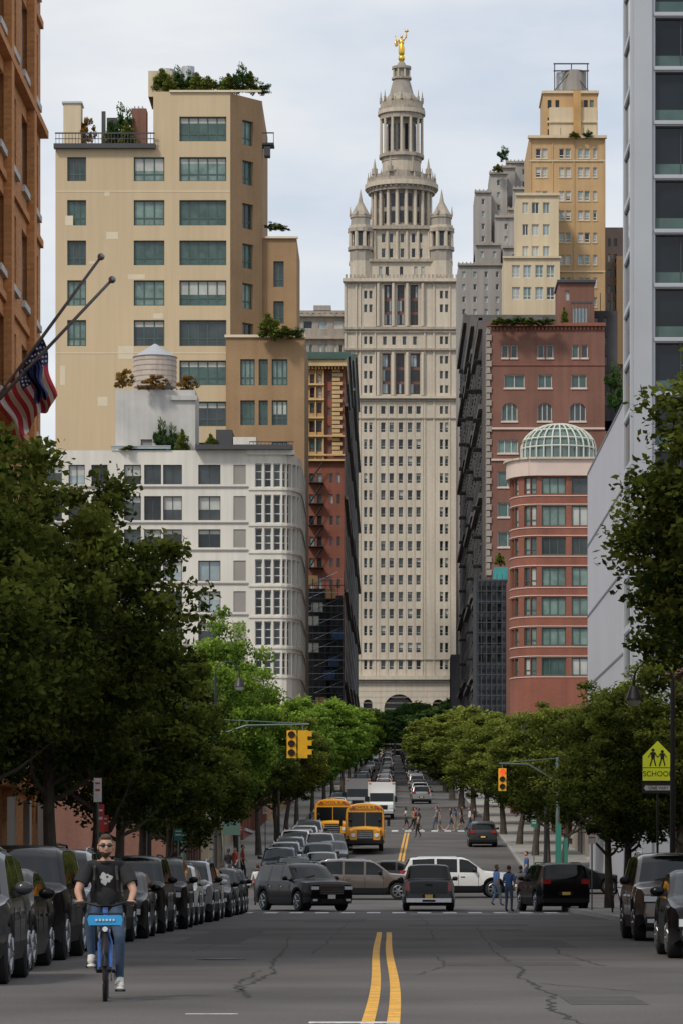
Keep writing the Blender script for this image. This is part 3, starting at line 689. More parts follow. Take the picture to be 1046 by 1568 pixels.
def treemesh(name,seed,H=11,rad=3.8,z0=2.6,ncl=150,nper=230,leaf=.17,mt=leafA):
    rng=np.random.default_rng(seed); rr=random.Random(seed); mb=MB()
    lean=Vector((rr.uniform(-.3,.3),rr.uniform(-.3,.3),0))
    tr=[Vector((0,0,-.1)),Vector((0,0,1.2))+lean*.2,Vector((0,0,z0+.2))+lean*.6,Vector((0,0,H*.55))+lean*1.2,Vector((0,0,H*.85))+lean*1.5]
    mb.tube(tr,[.24,.18,.15,.09,.03],bark,9)
    nodes=[]
    for k in range(9):
        a=k*2.4+rr.uniform(-.4,.4); t=rr.uniform(.05,.7); st=Vector((0,0,z0+t*(H*.45)))+lean*.7
        ln=rad*rr.uniform(.45,.75)*(1-.4*t); up=rr.uniform(.5,1.1)*ln; bend=rr.uniform(-.5,.5)
        p=[]
        for q in (0,.2,.4,.6,.8,1):
            aa=a+bend*q; p.append(st+Vector((math.cos(aa)*ln*q+rr.uniform(-.08,.08),math.sin(aa)*ln*q+rr.uniform(-.08,.08),up*q**1.4)))
        mb.tube(p,[.08,.065,.05,.035,.022,.01],bark,6); nodes+=p[1:]
    nodes+=tr[2:]
    cz=(H+z0)/2; hz=(H-z0)/2; cent=[]; lob=[(rr.uniform(0,6.28),rr.uniform(-.8,1),rr.uniform(.15,.4)) for _ in range(8)]
    while len(cent)<ncl:
        p=rng.uniform(-1,1,3)*1.15; r=np.linalg.norm(p)
        if r<.25: continue
        if r<.6 and rng.random()<.55: continue
        an=math.atan2(p[1],p[0]); lim=.74
        for (la,lz,lw) in lob:
            dd=abs((an-la+math.pi)%(2*math.pi)-math.pi)+abs(p[2]-lz)*1.2
            if dd<.9: lim+=lw*(1-dd/.9)
        if r>lim: continue
        taper=1-.25*max(p[2],0)-.1*max(-p[2],0)
        cent.append((p[0]*rad*taper+lean.x,p[1]*rad*taper+lean.y,cz+p[2]*hz*.98))
    for c_ in cent[::2]:
        c3=Vector(c_); nn=min(nodes,key=lambda q:(q-c3).length_squared+ (4 if q.z>c3.z else 0))
        mid=(nn+c3)/2+Vector((rr.uniform(-.15,.15),rr.uniform(-.15,.15),-.12)); mb.tube([nn,mid,c3],[.022,.015,.006],bark,4,cap=False)
    cent=np.array(cent); crad=rng.uniform(.36,.88,len(cent))*rad/3.8
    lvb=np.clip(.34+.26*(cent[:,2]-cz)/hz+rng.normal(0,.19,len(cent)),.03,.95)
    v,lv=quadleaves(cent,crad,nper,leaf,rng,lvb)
    n0=len(mb.v); nf0=len(mb.f); k=mb.mi(mt); nl=len(lv)
    mb.v.extend(map(tuple,v.tolist())); idx=(np.arange(nl*4)+n0).reshape(-1,4)
    mb.f.extend(map(tuple,idx.tolist())); mb.m.extend([k]*nl)
    me=mb.mesh(name); at=me.attributes.new('lv','FLOAT','FACE'); at.data.foreach_set('value',np.concatenate([np.zeros(nf0),lv]).astype(np.float32))
    return me
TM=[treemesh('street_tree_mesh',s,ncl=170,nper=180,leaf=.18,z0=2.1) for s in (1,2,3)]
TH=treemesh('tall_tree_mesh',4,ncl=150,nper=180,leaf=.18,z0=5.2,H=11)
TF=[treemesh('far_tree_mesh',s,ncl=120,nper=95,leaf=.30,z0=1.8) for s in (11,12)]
def tree(x,d,h,rad,kind=0,mt=None,far=False,name='street_tree',me=None):
    me=me or (TF if far else TM)[kind%(2 if far else 3)]
    o=put(name,me,(x,d,g(d)+.1),R.uniform(0,6.28)); o.scale=(rad/3.8,rad/3.8,h/11)
    if mt:
        sl=o.material_slots[-1]; sl.link='OBJECT'; sl.material=mt
    return o
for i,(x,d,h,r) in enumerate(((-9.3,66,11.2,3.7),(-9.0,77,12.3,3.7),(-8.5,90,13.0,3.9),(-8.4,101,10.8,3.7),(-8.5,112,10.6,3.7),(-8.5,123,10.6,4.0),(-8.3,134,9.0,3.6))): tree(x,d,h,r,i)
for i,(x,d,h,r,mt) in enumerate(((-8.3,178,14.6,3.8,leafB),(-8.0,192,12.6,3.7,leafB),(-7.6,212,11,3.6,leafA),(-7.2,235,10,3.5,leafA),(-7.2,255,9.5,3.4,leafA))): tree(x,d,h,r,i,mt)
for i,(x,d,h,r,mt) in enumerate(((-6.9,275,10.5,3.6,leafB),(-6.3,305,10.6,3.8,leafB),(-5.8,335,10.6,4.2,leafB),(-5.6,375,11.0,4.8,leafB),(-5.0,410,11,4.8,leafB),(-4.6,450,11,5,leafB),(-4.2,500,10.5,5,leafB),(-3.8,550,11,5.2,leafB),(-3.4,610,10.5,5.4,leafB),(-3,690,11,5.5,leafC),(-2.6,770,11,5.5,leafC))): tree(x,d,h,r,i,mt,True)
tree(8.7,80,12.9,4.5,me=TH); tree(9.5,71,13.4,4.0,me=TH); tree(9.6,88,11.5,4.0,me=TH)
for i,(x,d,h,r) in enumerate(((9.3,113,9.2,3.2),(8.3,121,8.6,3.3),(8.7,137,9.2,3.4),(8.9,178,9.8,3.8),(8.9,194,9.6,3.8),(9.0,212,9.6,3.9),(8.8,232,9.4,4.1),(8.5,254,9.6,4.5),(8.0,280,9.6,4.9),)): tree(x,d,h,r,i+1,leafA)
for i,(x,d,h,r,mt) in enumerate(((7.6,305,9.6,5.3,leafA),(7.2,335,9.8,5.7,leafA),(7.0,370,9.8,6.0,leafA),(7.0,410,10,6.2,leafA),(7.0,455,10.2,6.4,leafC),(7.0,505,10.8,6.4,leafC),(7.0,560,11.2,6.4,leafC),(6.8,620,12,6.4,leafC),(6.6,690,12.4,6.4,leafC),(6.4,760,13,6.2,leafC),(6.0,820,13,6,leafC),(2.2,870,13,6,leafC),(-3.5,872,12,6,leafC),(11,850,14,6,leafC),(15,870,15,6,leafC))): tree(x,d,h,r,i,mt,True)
def bushmesh(name,seed,ncl,mt,leaf=.35):
    rng=np.random.default_rng(seed); cent=rng.normal(size=(ncl,3))*np.array([.5,.4,.36])+np.array([0,0,.6]); cent[:,2]=np.abs(cent[:,2])
    v,lv=quadleaves(cent,rng.uniform(.15,.42,ncl),80,leaf*.5,rng,rng.uniform(.15,.8,ncl))
    mb=MB(); nl=len(lv)
    for k in range(5): c_=cent[k]; mb.tube([(0,0,0),(c_[0]*.4,c_[1]*.4,c_[2]*.6),tuple(c_)],[.05,.03,.01],bark,4)
    n0=len(mb.v); nf=len(mb.f); k=mb.mi(mt)
    mb.v.extend(map(tuple,v.tolist())); mb.f.extend(map(tuple,(np.arange(nl*4)+n0).reshape(-1,4).tolist())); mb.m.extend([k]*nl)
    me=mb.mesh(name); at=me.attributes.new('lv','FLOAT','FACE'); at.data.foreach_set('value',np.concatenate([np.zeros(nf),lv]).astype(np.float32)); return me
BM=[bushmesh('shrub_mesh',5,40,leafA),bushmesh('shrub_mesh_b',6,32,leafC),bushmesh('shrub_mesh_c',8,26,leafD)]
def shrub(u,v,d,wpx,hpx,k):
    o=put('rooftop_shrub',BM[k],(X(u,d),d,Z(v,d)),R.uniform(-.4,.4)); o.scale=(wpx*d/F/1.9,wpx*d/F/1.9,hpx*d/F/1.4)
for a in ((252,138,483,34,36,0),(272,138,487,26,34,1),(262,138,482,24,20,0),(305,138,483,26,30,0),(290,138,486,22,28,1),(322,138,483,26,24,0),(340,140,484,24,20,1),(352,140,483,28,30,0),(368,140,483,26,40,1),(385,140,484,26,34,0),(402,143,486,24,16,1),(130,222,483,24,44,2),(185,222,483,34,58,1),(196,222,482,24,40,0),(170,222,484,22,32,0),(205,222,484,20,36,1),
  (120,222,484,16,36,2),(415,516,477,34,40,0),(440,516,477,36,18,0),(456,516,477,20,14,1),(430,352,487,26,10,0),(415,352,487,16,12,1),
  (245,692,441,18,48,1),(262,692,441,16,40,1),(280,692,441,22,38,0),(325,692,442,22,30,0),(225,692,441,40,10,0),(188,594,443,26,30,2),(235,596,441,34,22,2),(285,602,443,26,28,2),(200,690,440,30,8,0),
  (770,245,701,16,20,1),(762,262,700,16,12,0),(768,497,418,30,12,0),(790,497,418,30,12,1),(812,497,418,30,11,0),(835,497,418,26,10,1),(865,497,420,12,30,0),(765,865,399,16,20,0),(880,210,619,16,10,0),(900,210,619,14,10,1),(938,600,330,22,40,1),(948,640,330,30,60,1)): shrub(*a)
# ---------------------------------------------------------------- vehicles
tire=mat('tyre_rubber',(.015,.015,.016),.85,.1,5); rim=mat('alloy_rim',(.30,.31,.33),.35,.05,metal=.8); trim=mat('black_trim',(.010,.010,.012),.5,.05,spec=.3)
cglass=mat('car_glass',(.006,.008,.009),.04,.3,1.5,spec=.35); chrome=mat('chrome',(.6,.6,.62),.18,.03,metal=1); lampw=mat('headlamp_lens',(.62,.64,.66),.12,.1,spec=1); lampr=mat('tail_lamp_red',(.35,.012,.01),.2,.1,spec=1,coat=.5)
plate=mat('licence_plate',(.75,.52,.12),.5,.1,20); platew=mat('licence_plate_white',(.6,.6,.55),.5,.1,20); amber=mat('amber_lens',(.7,.25,.02),.3,.1)
PA={'black':(.004,.004,.005),'white':(.66,.66,.65),'silver':(.30,.31,.33),'grey':(.045,.048,.053),'brown':(.13,.105,.09),'blue':(.03,.05,.10),'red':(.25,.02,.02),'green':(.03,.05,.04)}
def paint(c): return mat('car_paint_'+c,PA[c],.3,.04,2,metal={'white':0,'black':0,'grey':.15}.get(c,.4),coat=.22 if c=='black' else .4 if c=='grey' else .8,spec=.12)
TOP={'suv':(5.0,1.98,[(-2.5,.80),(-2.45,1.0),(-2.3,1.10),(-1.25,1.19),(-1.12,1.22),(-.42,1.74),(-.15,1.80),(1.2,1.82),(2.05,1.78),(2.15,1.74),(2.42,1.22),(2.47,1.0),(2.5,.65)],1.13,.38,-1.55,1.5),
 'sedan':(4.75,1.84,[(-2.37,.55),(-2.3,.72),(-2.15,.84),(-1.05,.98),(-.95,1.0),(-.1,1.38),(.15,1.44),(.8,1.43),(1.15,1.37),(1.8,1.08),(2.25,1.04),(2.34,.9),(2.37,.55)],.96,.33,-1.45,1.35),
 'cross':(4.6,1.88,[(-2.3,.68),(-2.24,.88),(-2.1,.98),(-1.15,1.08),(-1.05,1.1),(-.3,1.58),(0,1.65),(1.0,1.65),(1.75,1.56),(1.85,1.5),(2.22,1.12),(2.27,.95),(2.3,.6)],1.05,.36,-1.4,1.35),
 'pickup':(5.6,1.98,[(-2.8,.85),(-2.74,1.1),(-2.6,1.18),(-1.45,1.26),(-1.35,1.28),(-.7,1.76),(-.45,1.81),(.7,1.81),(.85,1.77),(1.02,1.26),(1.1,1.2),(2.7,1.2),(2.77,1.14),(2.8,.7)],1.15,.39,-1.8,1.75),
 'van':(5.6,2.05,[(-2.8,.85),(-2.72,1.1),(-2.5,1.25),(-2.0,1.35),(-1.9,1.4),(-1.2,2.2),(-.9,2.35),(2.6,2.38),(2.72,2.3),(2.78,1.3),(2.8,.7)],1.3,.36,-1.85,1.75)}
SW={'suv':(-.82,2.05,[.02,1.02]),'sedan':(-.62,1.5,[.1,.95]),'cross':(-.72,1.75,[.05,.98]),'pickup':(-1.05,.78,[-.1]),'van':(-1.6,-.3,[])}
WS={'suv':((-1.12,-.30),(2.15,2.42)),'sedan':((-.95,-.02),(1.12,1.78)),'cross':((-1.05,-.18),(1.85,2.22)),'pickup':((-1.35,-.6),(.85,1.02)),'van':((-1.9,-1.1),(2.74,2.76))}
def carmesh(kind,col):
    key='%s_%s_mesh'%(kind,col)
    if key in bpy.data.meshes: return bpy.data.meshes[key]
    L_,W_,top,belt,r,yf,yr=TOP[kind]; pm=paint(col); mb=MB(); ra=r+.08; h=L_/2
    ys={-h,h}|{p[0] for p in top}|set(WS[kind][0])|set(WS[kind][1])|{SW[kind][0],SW[kind][1]}
    for b in SW[kind][2]: ys|={b-.05,b+.05}
    for yw in (yf,yr): ys|={yw+ra*math.cos(t) for t in np.linspace(0,math.pi,13)}
    ys|=set(np.linspace(-h,h,30).tolist()); ys=sorted(ys); q=[ys[0]]
    for y in ys:
        if y-q[-1]>.012: q.append(y)
    if h-q[-1]>1e-4: q[-1]=h
    ys=q; rings=[]
    for y in ys:
        tz=interp(y,top); w_=W_/2; y0=h-.75; k=.15 if y<0 else .10
        if abs(y)>y0: w_*=1-k*((abs(y)-y0)/.75)**2.4
        zb=.27 if kind!='sedan' else .2
        if abs(y)>h-.5: zb+=.12*(abs(y)-h+.5)/.5
        arch=0
        for yw in (yf,yr):
            if abs(y-yw)<ra: zb=max(zb,r+math.sqrt(max(ra*ra-(y-yw)**2,0))); arch=1
        bz=min(belt+.04*(y/h),tz-.05); bz=max(bz,zb+.06)
        fl=1.012 if arch else 1.0
        p4=w_*.955-max(0,tz-.07-bz)*.27
        pts=[(w_*.955*fl,zb),(w_*fl,zb+(bz-zb)*.3),(w_*.995,zb+(bz-zb)*.72),(w_*.955,bz),(p4,max(bz+.01,tz-.07)),(p4-.10,tz-.012),(p4*.45,tz+.018),(0,tz+.024)]
        full=[(-a,b) for a,b in pts]+[(a,b) for a,b in pts[-2::-1]]
        rings.append([(a,y,b) for a,b in full])
    n=len(rings[0]); base=len(mb.v)
    for rg in rings: mb.v.extend(rg)
    s0,s1,pil=SW[kind]; wf,wr=WS[kind]
    for i in range(len(ys)-1):
        ym=(ys[i]+ys[i+1])/2
        for j in range(n-1):
            jj=min(j,n-2-j); mt=pm
            if jj==3 and s0<ym<s1 and not any(abs(ym-b)<.05 for b in pil): mt=cglass
            if jj in(5,6) and (wf[0]<ym<wf[1] or wr[0]<ym<wr[1]): mt=cglass
            if jj==0 and kind!='sedan': mt=trim
            mb.f.append((base+i*n+j,base+i*n+j+1,base+(i+1)*n+j+1,base+(i+1)*n+j)); mb.m.append(mb.mi(mt))
    mb.f.append(tuple(base+j for j in range(n))[::-1]); mb.m.append(mb.mi(pm))
    e=base+(len(ys)-1)*n; mb.f.append(tuple(e+j for j in range(n))); mb.m.append(mb.mi(pm))
    mb.box(-W_/2+.22,W_/2-.22,-h+.35,h-.35,.2,.6,trim)
    for yw in (yf,yr): mb.box(-W_/2+.26,W_/2-.26,yw-ra,yw+ra,.3,r*2+.1,trim)
    for yw in (yf,yr):
        for sg in (-1,1):
            xo=sg*(W_/2-.01); xi=sg*(W_/2-.25)
            mb.tube([(xi,yw,r),(xi+sg*.02,yw,r),(xo-sg*.03,yw,r),(xo,yw,r)],[r*.93,r,r,r*.93],tire,24)
            mb.tube([(xo-sg*.05,yw,r),(xo+sg*.004,yw,r)],[r*.66,r*.68],trim,20)
            for k in range(6):
                a=k*math.pi/3; ca,sa=math.cos(a),math.sin(a)
                mb.tube([(xo+sg*.01,yw+ca*.05,r+sa*.05),(xo+sg*.01,yw+ca*r*.64,r+sa*r*.64)],[.045,.03],rim,5)
            mb.tube([(xo+sg*.008,yw+math.cos(a)*r*.66,r+math.sin(a)*r*.66) for a in np.linspace(0,2*math.pi,20,endpoint=False)],.022,rim,5,closed=True)
            mb.tube([(xo,yw,r),(xo+sg*.025,yw,r)],.07,rim,10)
    hz=interp(-h+.1,top); wF=W_/2*.85; bh=hz-.45
    def fb(x0,x1,z0,z1,m_,p=.03,yy=-h): mb.box(x0,x1,yy-p,yy+.12,z0,z1,m_)
    gz0=.42+bh*.35
    fb(-wF*.58,wF*.58,gz0,hz-.06,trim,.02)
    if kind in('suv','pickup','van'):
        for k in range(5): zz=gz0+.03+k*(hz-.12-gz0)/4.2; fb(-wF*.57,wF*.57,zz,zz+.022,chrome,.035)
        fb(-wF*.6,wF*.6,hz-.06,hz-.03,chrome,.03)
    else: fb(-wF*.5,wF*.5,(gz0+hz)/2-.01,(gz0+hz)/2+.01,chrome,.03)
    for sg in (-1,1):
        a,b=sorted((sg*wF*.62,sg*wF*1.0)); mb.box(a,b,-h-.015,-h+.25,hz-.22,hz-.10,lampw); mb.box(a-.01,b+.01,-h-.008,-h+.24,hz-.25,hz-.085,trim)
        a,b=sorted((sg*wF*.7,sg*wF*.92)); fb(a,b,.38,.46,lampw,.01)
        a,b=sorted((sg*wF*.6,sg*wF*.97)); mb.box(a,b,-h-.008,-h+.1,.34,.5,trim)
    fb(-wF*.55,wF*.55,.33,.46,trim,.015); fb(-wF*.95,wF*.95,.29,.33,trim,.03)
    fb(-.15,.15,.47,.62,platew,.045)
    rz=interp(h-.1,top); wR=W_/2*.9
    def rb(x0,x1,z0,z1,m_,p=.02): mb.box(x0,x1,h-.12,h+p,z0,z1,m_)
    tall=kind in('suv','pickup','van','cross')
    for sg in (-1,1):
        if kind=='pickup': a,b=sorted((sg*wR*.84,sg*wR*.99)); mb.box(a,b,h-.2,h+.012,.78,1.12,lampr)
        elif tall: a,b=sorted((sg*wR*.66,sg*wR*1.0)); mb.box(a,b,h-.2,h+.012,rz-.22,rz-.04,lampr)
        else: a,b=sorted((sg*wR*.5,sg*wR*.98)); mb.box(a,b,h-.2,h+.012,.72,.85,lampr)
    rb(-.26,.26,.62 if kind!='pickup' else .52,.76 if kind!='pickup' else .64,trim,.012); rb(-.15,.15,.63 if kind!='pickup' else .5,.74 if kind!='pickup' else .64,plate,.05)
    rb(-wR*.98,wR*.98,.34,.5,trim if kind!='pickup' else chrome,.06)
    if kind=='pickup':
        rb(-wR*.8,wR*.8,.68,1.12,pm,.025); rb(-.14,.14,.98,1.05,trim,.04); mb.box(-.82,.82,1.12,2.68,1.205,1.23,trim)
        rb(-.25,.25,.36,.44,trim,.1)
    my=wf[0]+.42
    for sg in (-1,1):
        a,b=sorted((sg*(W_/2-.06),sg*(W_/2+.2))); mb.ell(((a+b)/2+sg*.03,my,belt+.12),(.12,.08,.085),pm if kind!='suv' else trim,10,6)
        mb.box(a if sg<0 else a,b-.08 if sg>0 else b,my-.02,my+.03,belt+.03,belt+.08,trim)
        for yy in (s0-.05,)+tuple(pil)+(s1-.25,):
            x=sg*(W_/2+.001); mb.box(min(x,x-sg*.01),max(x,x-sg*.01),yy-.008,yy+.008,.5,belt-.12,trim)
        for b_ in pil:
            x=sg*(W_/2); mb.box(min(x-sg*.03,x+sg*.02),max(x-sg*.03,x+sg*.02),b_-.28,b_-.1,belt-.22,belt-.18,chrome if kind=='suv' else pm)
        if kind in('suv','cross'):
            xr=sg*(W_/2*.955-.27); mb.tube([(xr,.0,interp(0,top)-.02),(xr,.12,interp(.1,top)+.045),(xr,s1-.35,interp(s1-.3,top)+.045),(xr,s1-.2,interp(s1-.2,top)-.02)],.02,chrome if col!='black' else trim,6)
    mb.tube([(-.5,wf[0]-.02,interp(wf[0],top)+.03),(.05,wf[0]+.13,interp(wf[0]+.13,top)+.05)],.012,trim,4)
    return mb.mesh(key,True,32)
def car(name,kind,col,x,d,rz=0,scl=1):
    o=put(name,carmesh(kind,col),(x,d,g(d)+.006),rz,sc=scl)
    if d>140:
        sl=math.atan((g(d+3)-g(d-3))/6); o.rotation_euler=(sl*math.cos(rz),0,rz)
    return o
PI=math.pi
rowL=[(44.5,'cross','grey',-5.55),(50.8,'sedan','black',-5.85),(57.2,'suv','black',-6.0),(64,'suv','silver',-6.1),(70.5,'cross','black',-6.05),(77,'sedan','black',-6),(84,'suv','black',-6.1),(91,'suv','black',-6.0),(98,'cross','white',-6.05),(105,'suv','silver',-6),(111.5,'cross','white',-6.1),(118,'sedan','black',-6),(124.3,'cross','grey',-6.0),(130.5,'cross','black',-6.05)]
for d,k,c_,x in rowL: car('parked_suv' if k in('suv','cross') else 'parked_car',k,c_,x,d,R.uniform(-.02,.02))
car('parked_car','sedan','black',5.5,58.5,R.uniform(-.02,.02)); car('parked_suv','suv','brown',6.1,74.5,.01)
car('black_suv','suv','black',X(464,139),139,math.radians(27),1.03)
car('pickup_truck','pickup','grey',X(655,139.5),139.5,PI)
car('parked_suv','suv','black',X(846,137.5),137.5,PI+math.radians(9),1.03)
car('white_suv','suv','white',X(700,163),163,math.radians(93),(1,1.04,1.02))
car('brown_suv','suv','brown',X(560,160),160,math.radians(88),(1,.96,.98))
car('grey_car','sedan','grey',X(612,172),172,math.radians(85))
for d,k,c_,x in ((184,'sedan','silver',-3.3),(191,'cross','grey',-3.6),(198.5,'sedan','grey',-3.0),(206,'cross','silver',-3.8),(213,'sedan','black',-3.3),(178,'sedan','black',-4.6)): car('queued_car',k,c_,x,d,R.uniform(-.03,.03))
car('parked_car','cross','grey',X(738,232),232,PI); car('parked_car','sedan','black',X(905,150)+.4,168,PI/2)
for d in np.arange(185,330,7.2):
    d=float(d)
    if R.random()<.85: car('parked_car',R.choice(['sedan','cross','suv']),R.choice(['black','grey','white','silver','brown','blue']),cc(d)-hw(d)+1.05,d,0)
d=342
while d<850:
    car('queued_car',R.choice(['sedan','cross','suv','van','suv']),R.choice(['white','grey','white','silver','black','red']),cc(d)-2.0,float(d),0)
    if R.random()<.4: car('queued_car',R.choice(['sedan','cross','suv']),R.choice(['white','grey','silver','black']),cc(d)+1.9,float(d)+3,PI)
    if R.random()<.5: car('parked_car',R.choice(['sedan','cross','suv']),R.choice(['grey','silver','black','white']),cc(d)-4.9,float(d)+2,0)
    d+=R.uniform(8,12)
def busmesh():
    y_=mat('school_bus_yellow',(.72,.32,.012),.4,.06,.8,coat=.3); mb=MB(); W=1.2
    prof=[(-W,.6),(-W-.02,1.4),(-W,2.2),(-W+.06,2.62),(-W+.3,2.86),(-W+.7,2.96),(0,3.0)]; full=prof+[(-a,b) for a,b in prof[-2::-1]]
    n=len(full); b=len(mb.v)
    ys=[-3.6,-3.45,5.5,5.6]
    for i,y in enumerate(ys):
        s_=.96 if i in(0,3) else 1
        mb.v.extend([(a*s_,y,(z-1.6)*s_+1.6) for a,z in full])
    for i in range(3):
        for j in range(n-1): mb.f.append((b+i*n+j,b+i*n+j+1,b+(i+1)*n+j+1,b+(i+1)*n+j)); mb.m.append(mb.mi(y_))
    for i in (0,3):
        f=tuple(b+i*n+j for j in range(n)); mb.f.append(f[::-1] if i==0 else f); mb.m.append(mb.mi(y_))
    hp=[(-.95,.6),(-1.0,1.0),(-.95,1.3),(-.75,1.45),(0,1.5),(.75,1.45),(.95,1.3),(1.0,1.0),(.95,.6)]; b=len(mb.v); n=len(hp)
    for y,s_ in ((-5.0,.93),(-4.85,1),(-3.5,1.05)): mb.v.extend([(a*s_,y,z*s_ if z>.7 else z) for a,z in hp])
    for i in range(2):
        for j in range(n-1): mb.f.append((b+i*n+j,b+i*n+j+1,b+(i+1)*n+j+1,b+(i+1)*n+j)); mb.m.append(mb.mi(y_))
    mb.f.append(tuple(b+j for j in range(n))[::-1]); mb.m.append(mb.mi(y_))
    mb.box(-.5,.5,-5.04,-4.9,.7,1.28,trim)
    for z in (.8,.92,1.04,1.16): mb.box(-.48,.48,-5.06,-4.9,z,z+.03,chrome)
    for sg in (-1,1):
        mb.tube([(sg*.72,-5.05,.98),(sg*.72,-4.9,.98)],.13,lampw,14); mb.box(min(sg*.6,sg*.85),max(sg*.6,sg*.85),-5.03,-4.9,1.16,1.24,amber)
        for k in (.75,.95): mb.tube([(sg*k,-3.72,2.72),(sg*k,-3.5,2.72)],.085,lampr if k<.9 else amber,12)
        mb.tube([(sg*1.2,-3.6,2.0),(sg*1.45,-3.95,2.1),(sg*1.45,-3.95,1.6)],.02,trim,5); mb.box(min(sg*1.38,sg*1.56),max(sg*1.38,sg*1.56),-3.99,-3.93,1.55,1.95,trim)
        mb.tube([(sg*.85,-5.1,1.5),(sg*.9,-5.1,1.85)],.015,trim,4); mb.ell((sg*.9,-5.1,1.9),(.1,.06,.1),trim,8,6)
        for yw in (-4.1,3.0):
            mb.tube([(sg*.85,yw,.48),(sg*1.12,yw,.48)],.48,tire,20); mb.tube([(sg*1.0,yw,.48),(sg*1.13,yw,.48)],.25,rim,14)
        for k in range(9): y=-2.5+k*.88; x=sg*1.215; mb.box(min(x,x-sg*.03),max(x,x-sg*.03),y,y+.72,1.75,2.3,cglass)
        for z in (1.0,1.35,1.6): x=sg*1.225; mb.box(min(x,x-sg*.04),max(x,x-sg*.04),-3.3,5.4,z,z+.06,trim)
    mb.box(-1.05,-.03,-3.64,-3.5,1.52,2.42,cglass); mb.box(.03,1.05,-3.64,-3.5,1.52,2.42,cglass)
    mb.box(-1.15,1.15,-5.16,-4.95,.45,.68,trim); mb.box(-.62,.62,-3.66,-3.5,2.6,2.84,y_)
    mb.box(-1.0,1.0,-4.9,5.4,.45,.62,trim)
    return mb.mesh('school_bus_mesh',True,35)
def textmesh(body,size,m_,ext=.004):
    c=bpy.data.curves.new('txt','FONT'); c.body=body; c.size=size; c.align_x='CENTER'; c.align_y='CENTER'; c.extrude=ext
    o=bpy.data.objects.new('txt',c); COL.objects.link(o); bpy.context.view_layer.update()
    me=bpy.data.meshes.new_from_object(o.evaluated_get(bpy.context.evaluated_depsgraph_get())); bpy.data.objects.remove(o); me.materials.clear(); me.materials.append(m_); return me
def addtext(parent,body,size,m_,loc,name='lettering'):
    o=put(name,textmesh(body,size,m_),loc,0,parent); o.rotation_euler=(math.radians(90),0,0); return o
bm=busmesh()
for (u,d) in ((559,222),(511,236)):
    e=empty('school_bus',(X(u,d),d,g(d))); put('body',bm,parent=e); addtext(e,'SCHOOL BUS',.24,black,(0,-3.67,2.72))
def trucks(name,x,d,colr):
    mb=MB(); m_=mat('truck_'+colr,PA['white'] if colr=='white' else (.2,.2,.21),.4,.05)
    mb.box(-1.15,1.15,-1.6,4.5,.75,3.1,m_); mb.box(-1.0,1.0,-1.5,4.4,.4,.74,trim)
    pr=[(-3.3,.55),(-3.3,1.15),(-2.9,1.4),(-2.35,2.15),(-1.62,2.2),(-1.62,.55)]
    for sg in (-1,1): mb.poly([(sg*.98,y,z) for y,z in (pr if sg>0 else pr[::-1])],m_)
    for (a,b),mt in zip(zip(pr,pr[1:]),(m_,m_,cglass,m_,m_)): mb.poly([(-.98,a[0],a[1]),(.98,a[0],a[1]),(.98,b[0],b[1]),(-.98,b[0],b[1])],mt)
    mb.box(-.5,.5,-3.34,-3.2,.75,1.1,trim); mb.box(-1,1,-3.42,-3.2,.4,.62,chrome)
    for sg in (-1,1):
        a,b=sorted((sg*.6,sg*.92)); mb.box(a,b,-3.34,-3.2,.82,1.02,lampw); mb.box(a+sg*.5,b+sg*.4,-2.6,-2.5,1.4,1.85,trim)
        for yw in (-2.5,2.6): mb.tube([(sg*.75,yw,.42),(sg*1.05,yw,.42)],.42,tire,18)
    for sg in (-1,1): mb.box(min(sg*.9,sg*1.1),max(sg*.9,sg*1.1),-1.66,-1.6,2.95,3.05,amber)
    mb.obj(name,loc=(x,d,g(d)))
trucks('delivery_truck',X(584,300),300,'white'); trucks('delivery_truck',X(548,318),318,'grey')
# ---------------------------------------------------------------- people
skinm=mat('skin',(.44,.25,.175),.55,.08,8); skind=mat('skin_dark',(.16,.085,.055),.55,.08,8); hairm=mat('hair_dark',(.03,.02,.015),.7,.2,20); hairb=mat('beard_brown',(.07,.04,.025),.8,.2,30)
def cl(n,c): return mat('cloth_'+n,c,.85,.15,6,bump=18)
jeans=cl('denim',(.045,.075,.13)); blackt=cl('black_tshirt',(.015,.015,.017)); whites=cl('white',(.6,.6,.58)); bluec=cl('blue',(.04,.10,.24)); greyc=cl('grey',(.18,.18,.18)); redc=cl('red',(.3,.04,.04)); khaki=cl('khaki',(.3,.24,.15)); shoew=mat('white_trainer',(.6,.58,.54),.6,.1,10); shoeb=mat('black_shoe',(.03,.03,.03),.6,.1)
RAD={'pel':.135,'abd':.12,'chest':.145,'nb':.075,'nk':.055,'sh':.068,'sl':.056,'el':.042,'wr':.03,'hip':.095,'kn':.062,'an':.043,'toe':.038,'heel':.04,'mid':.078}
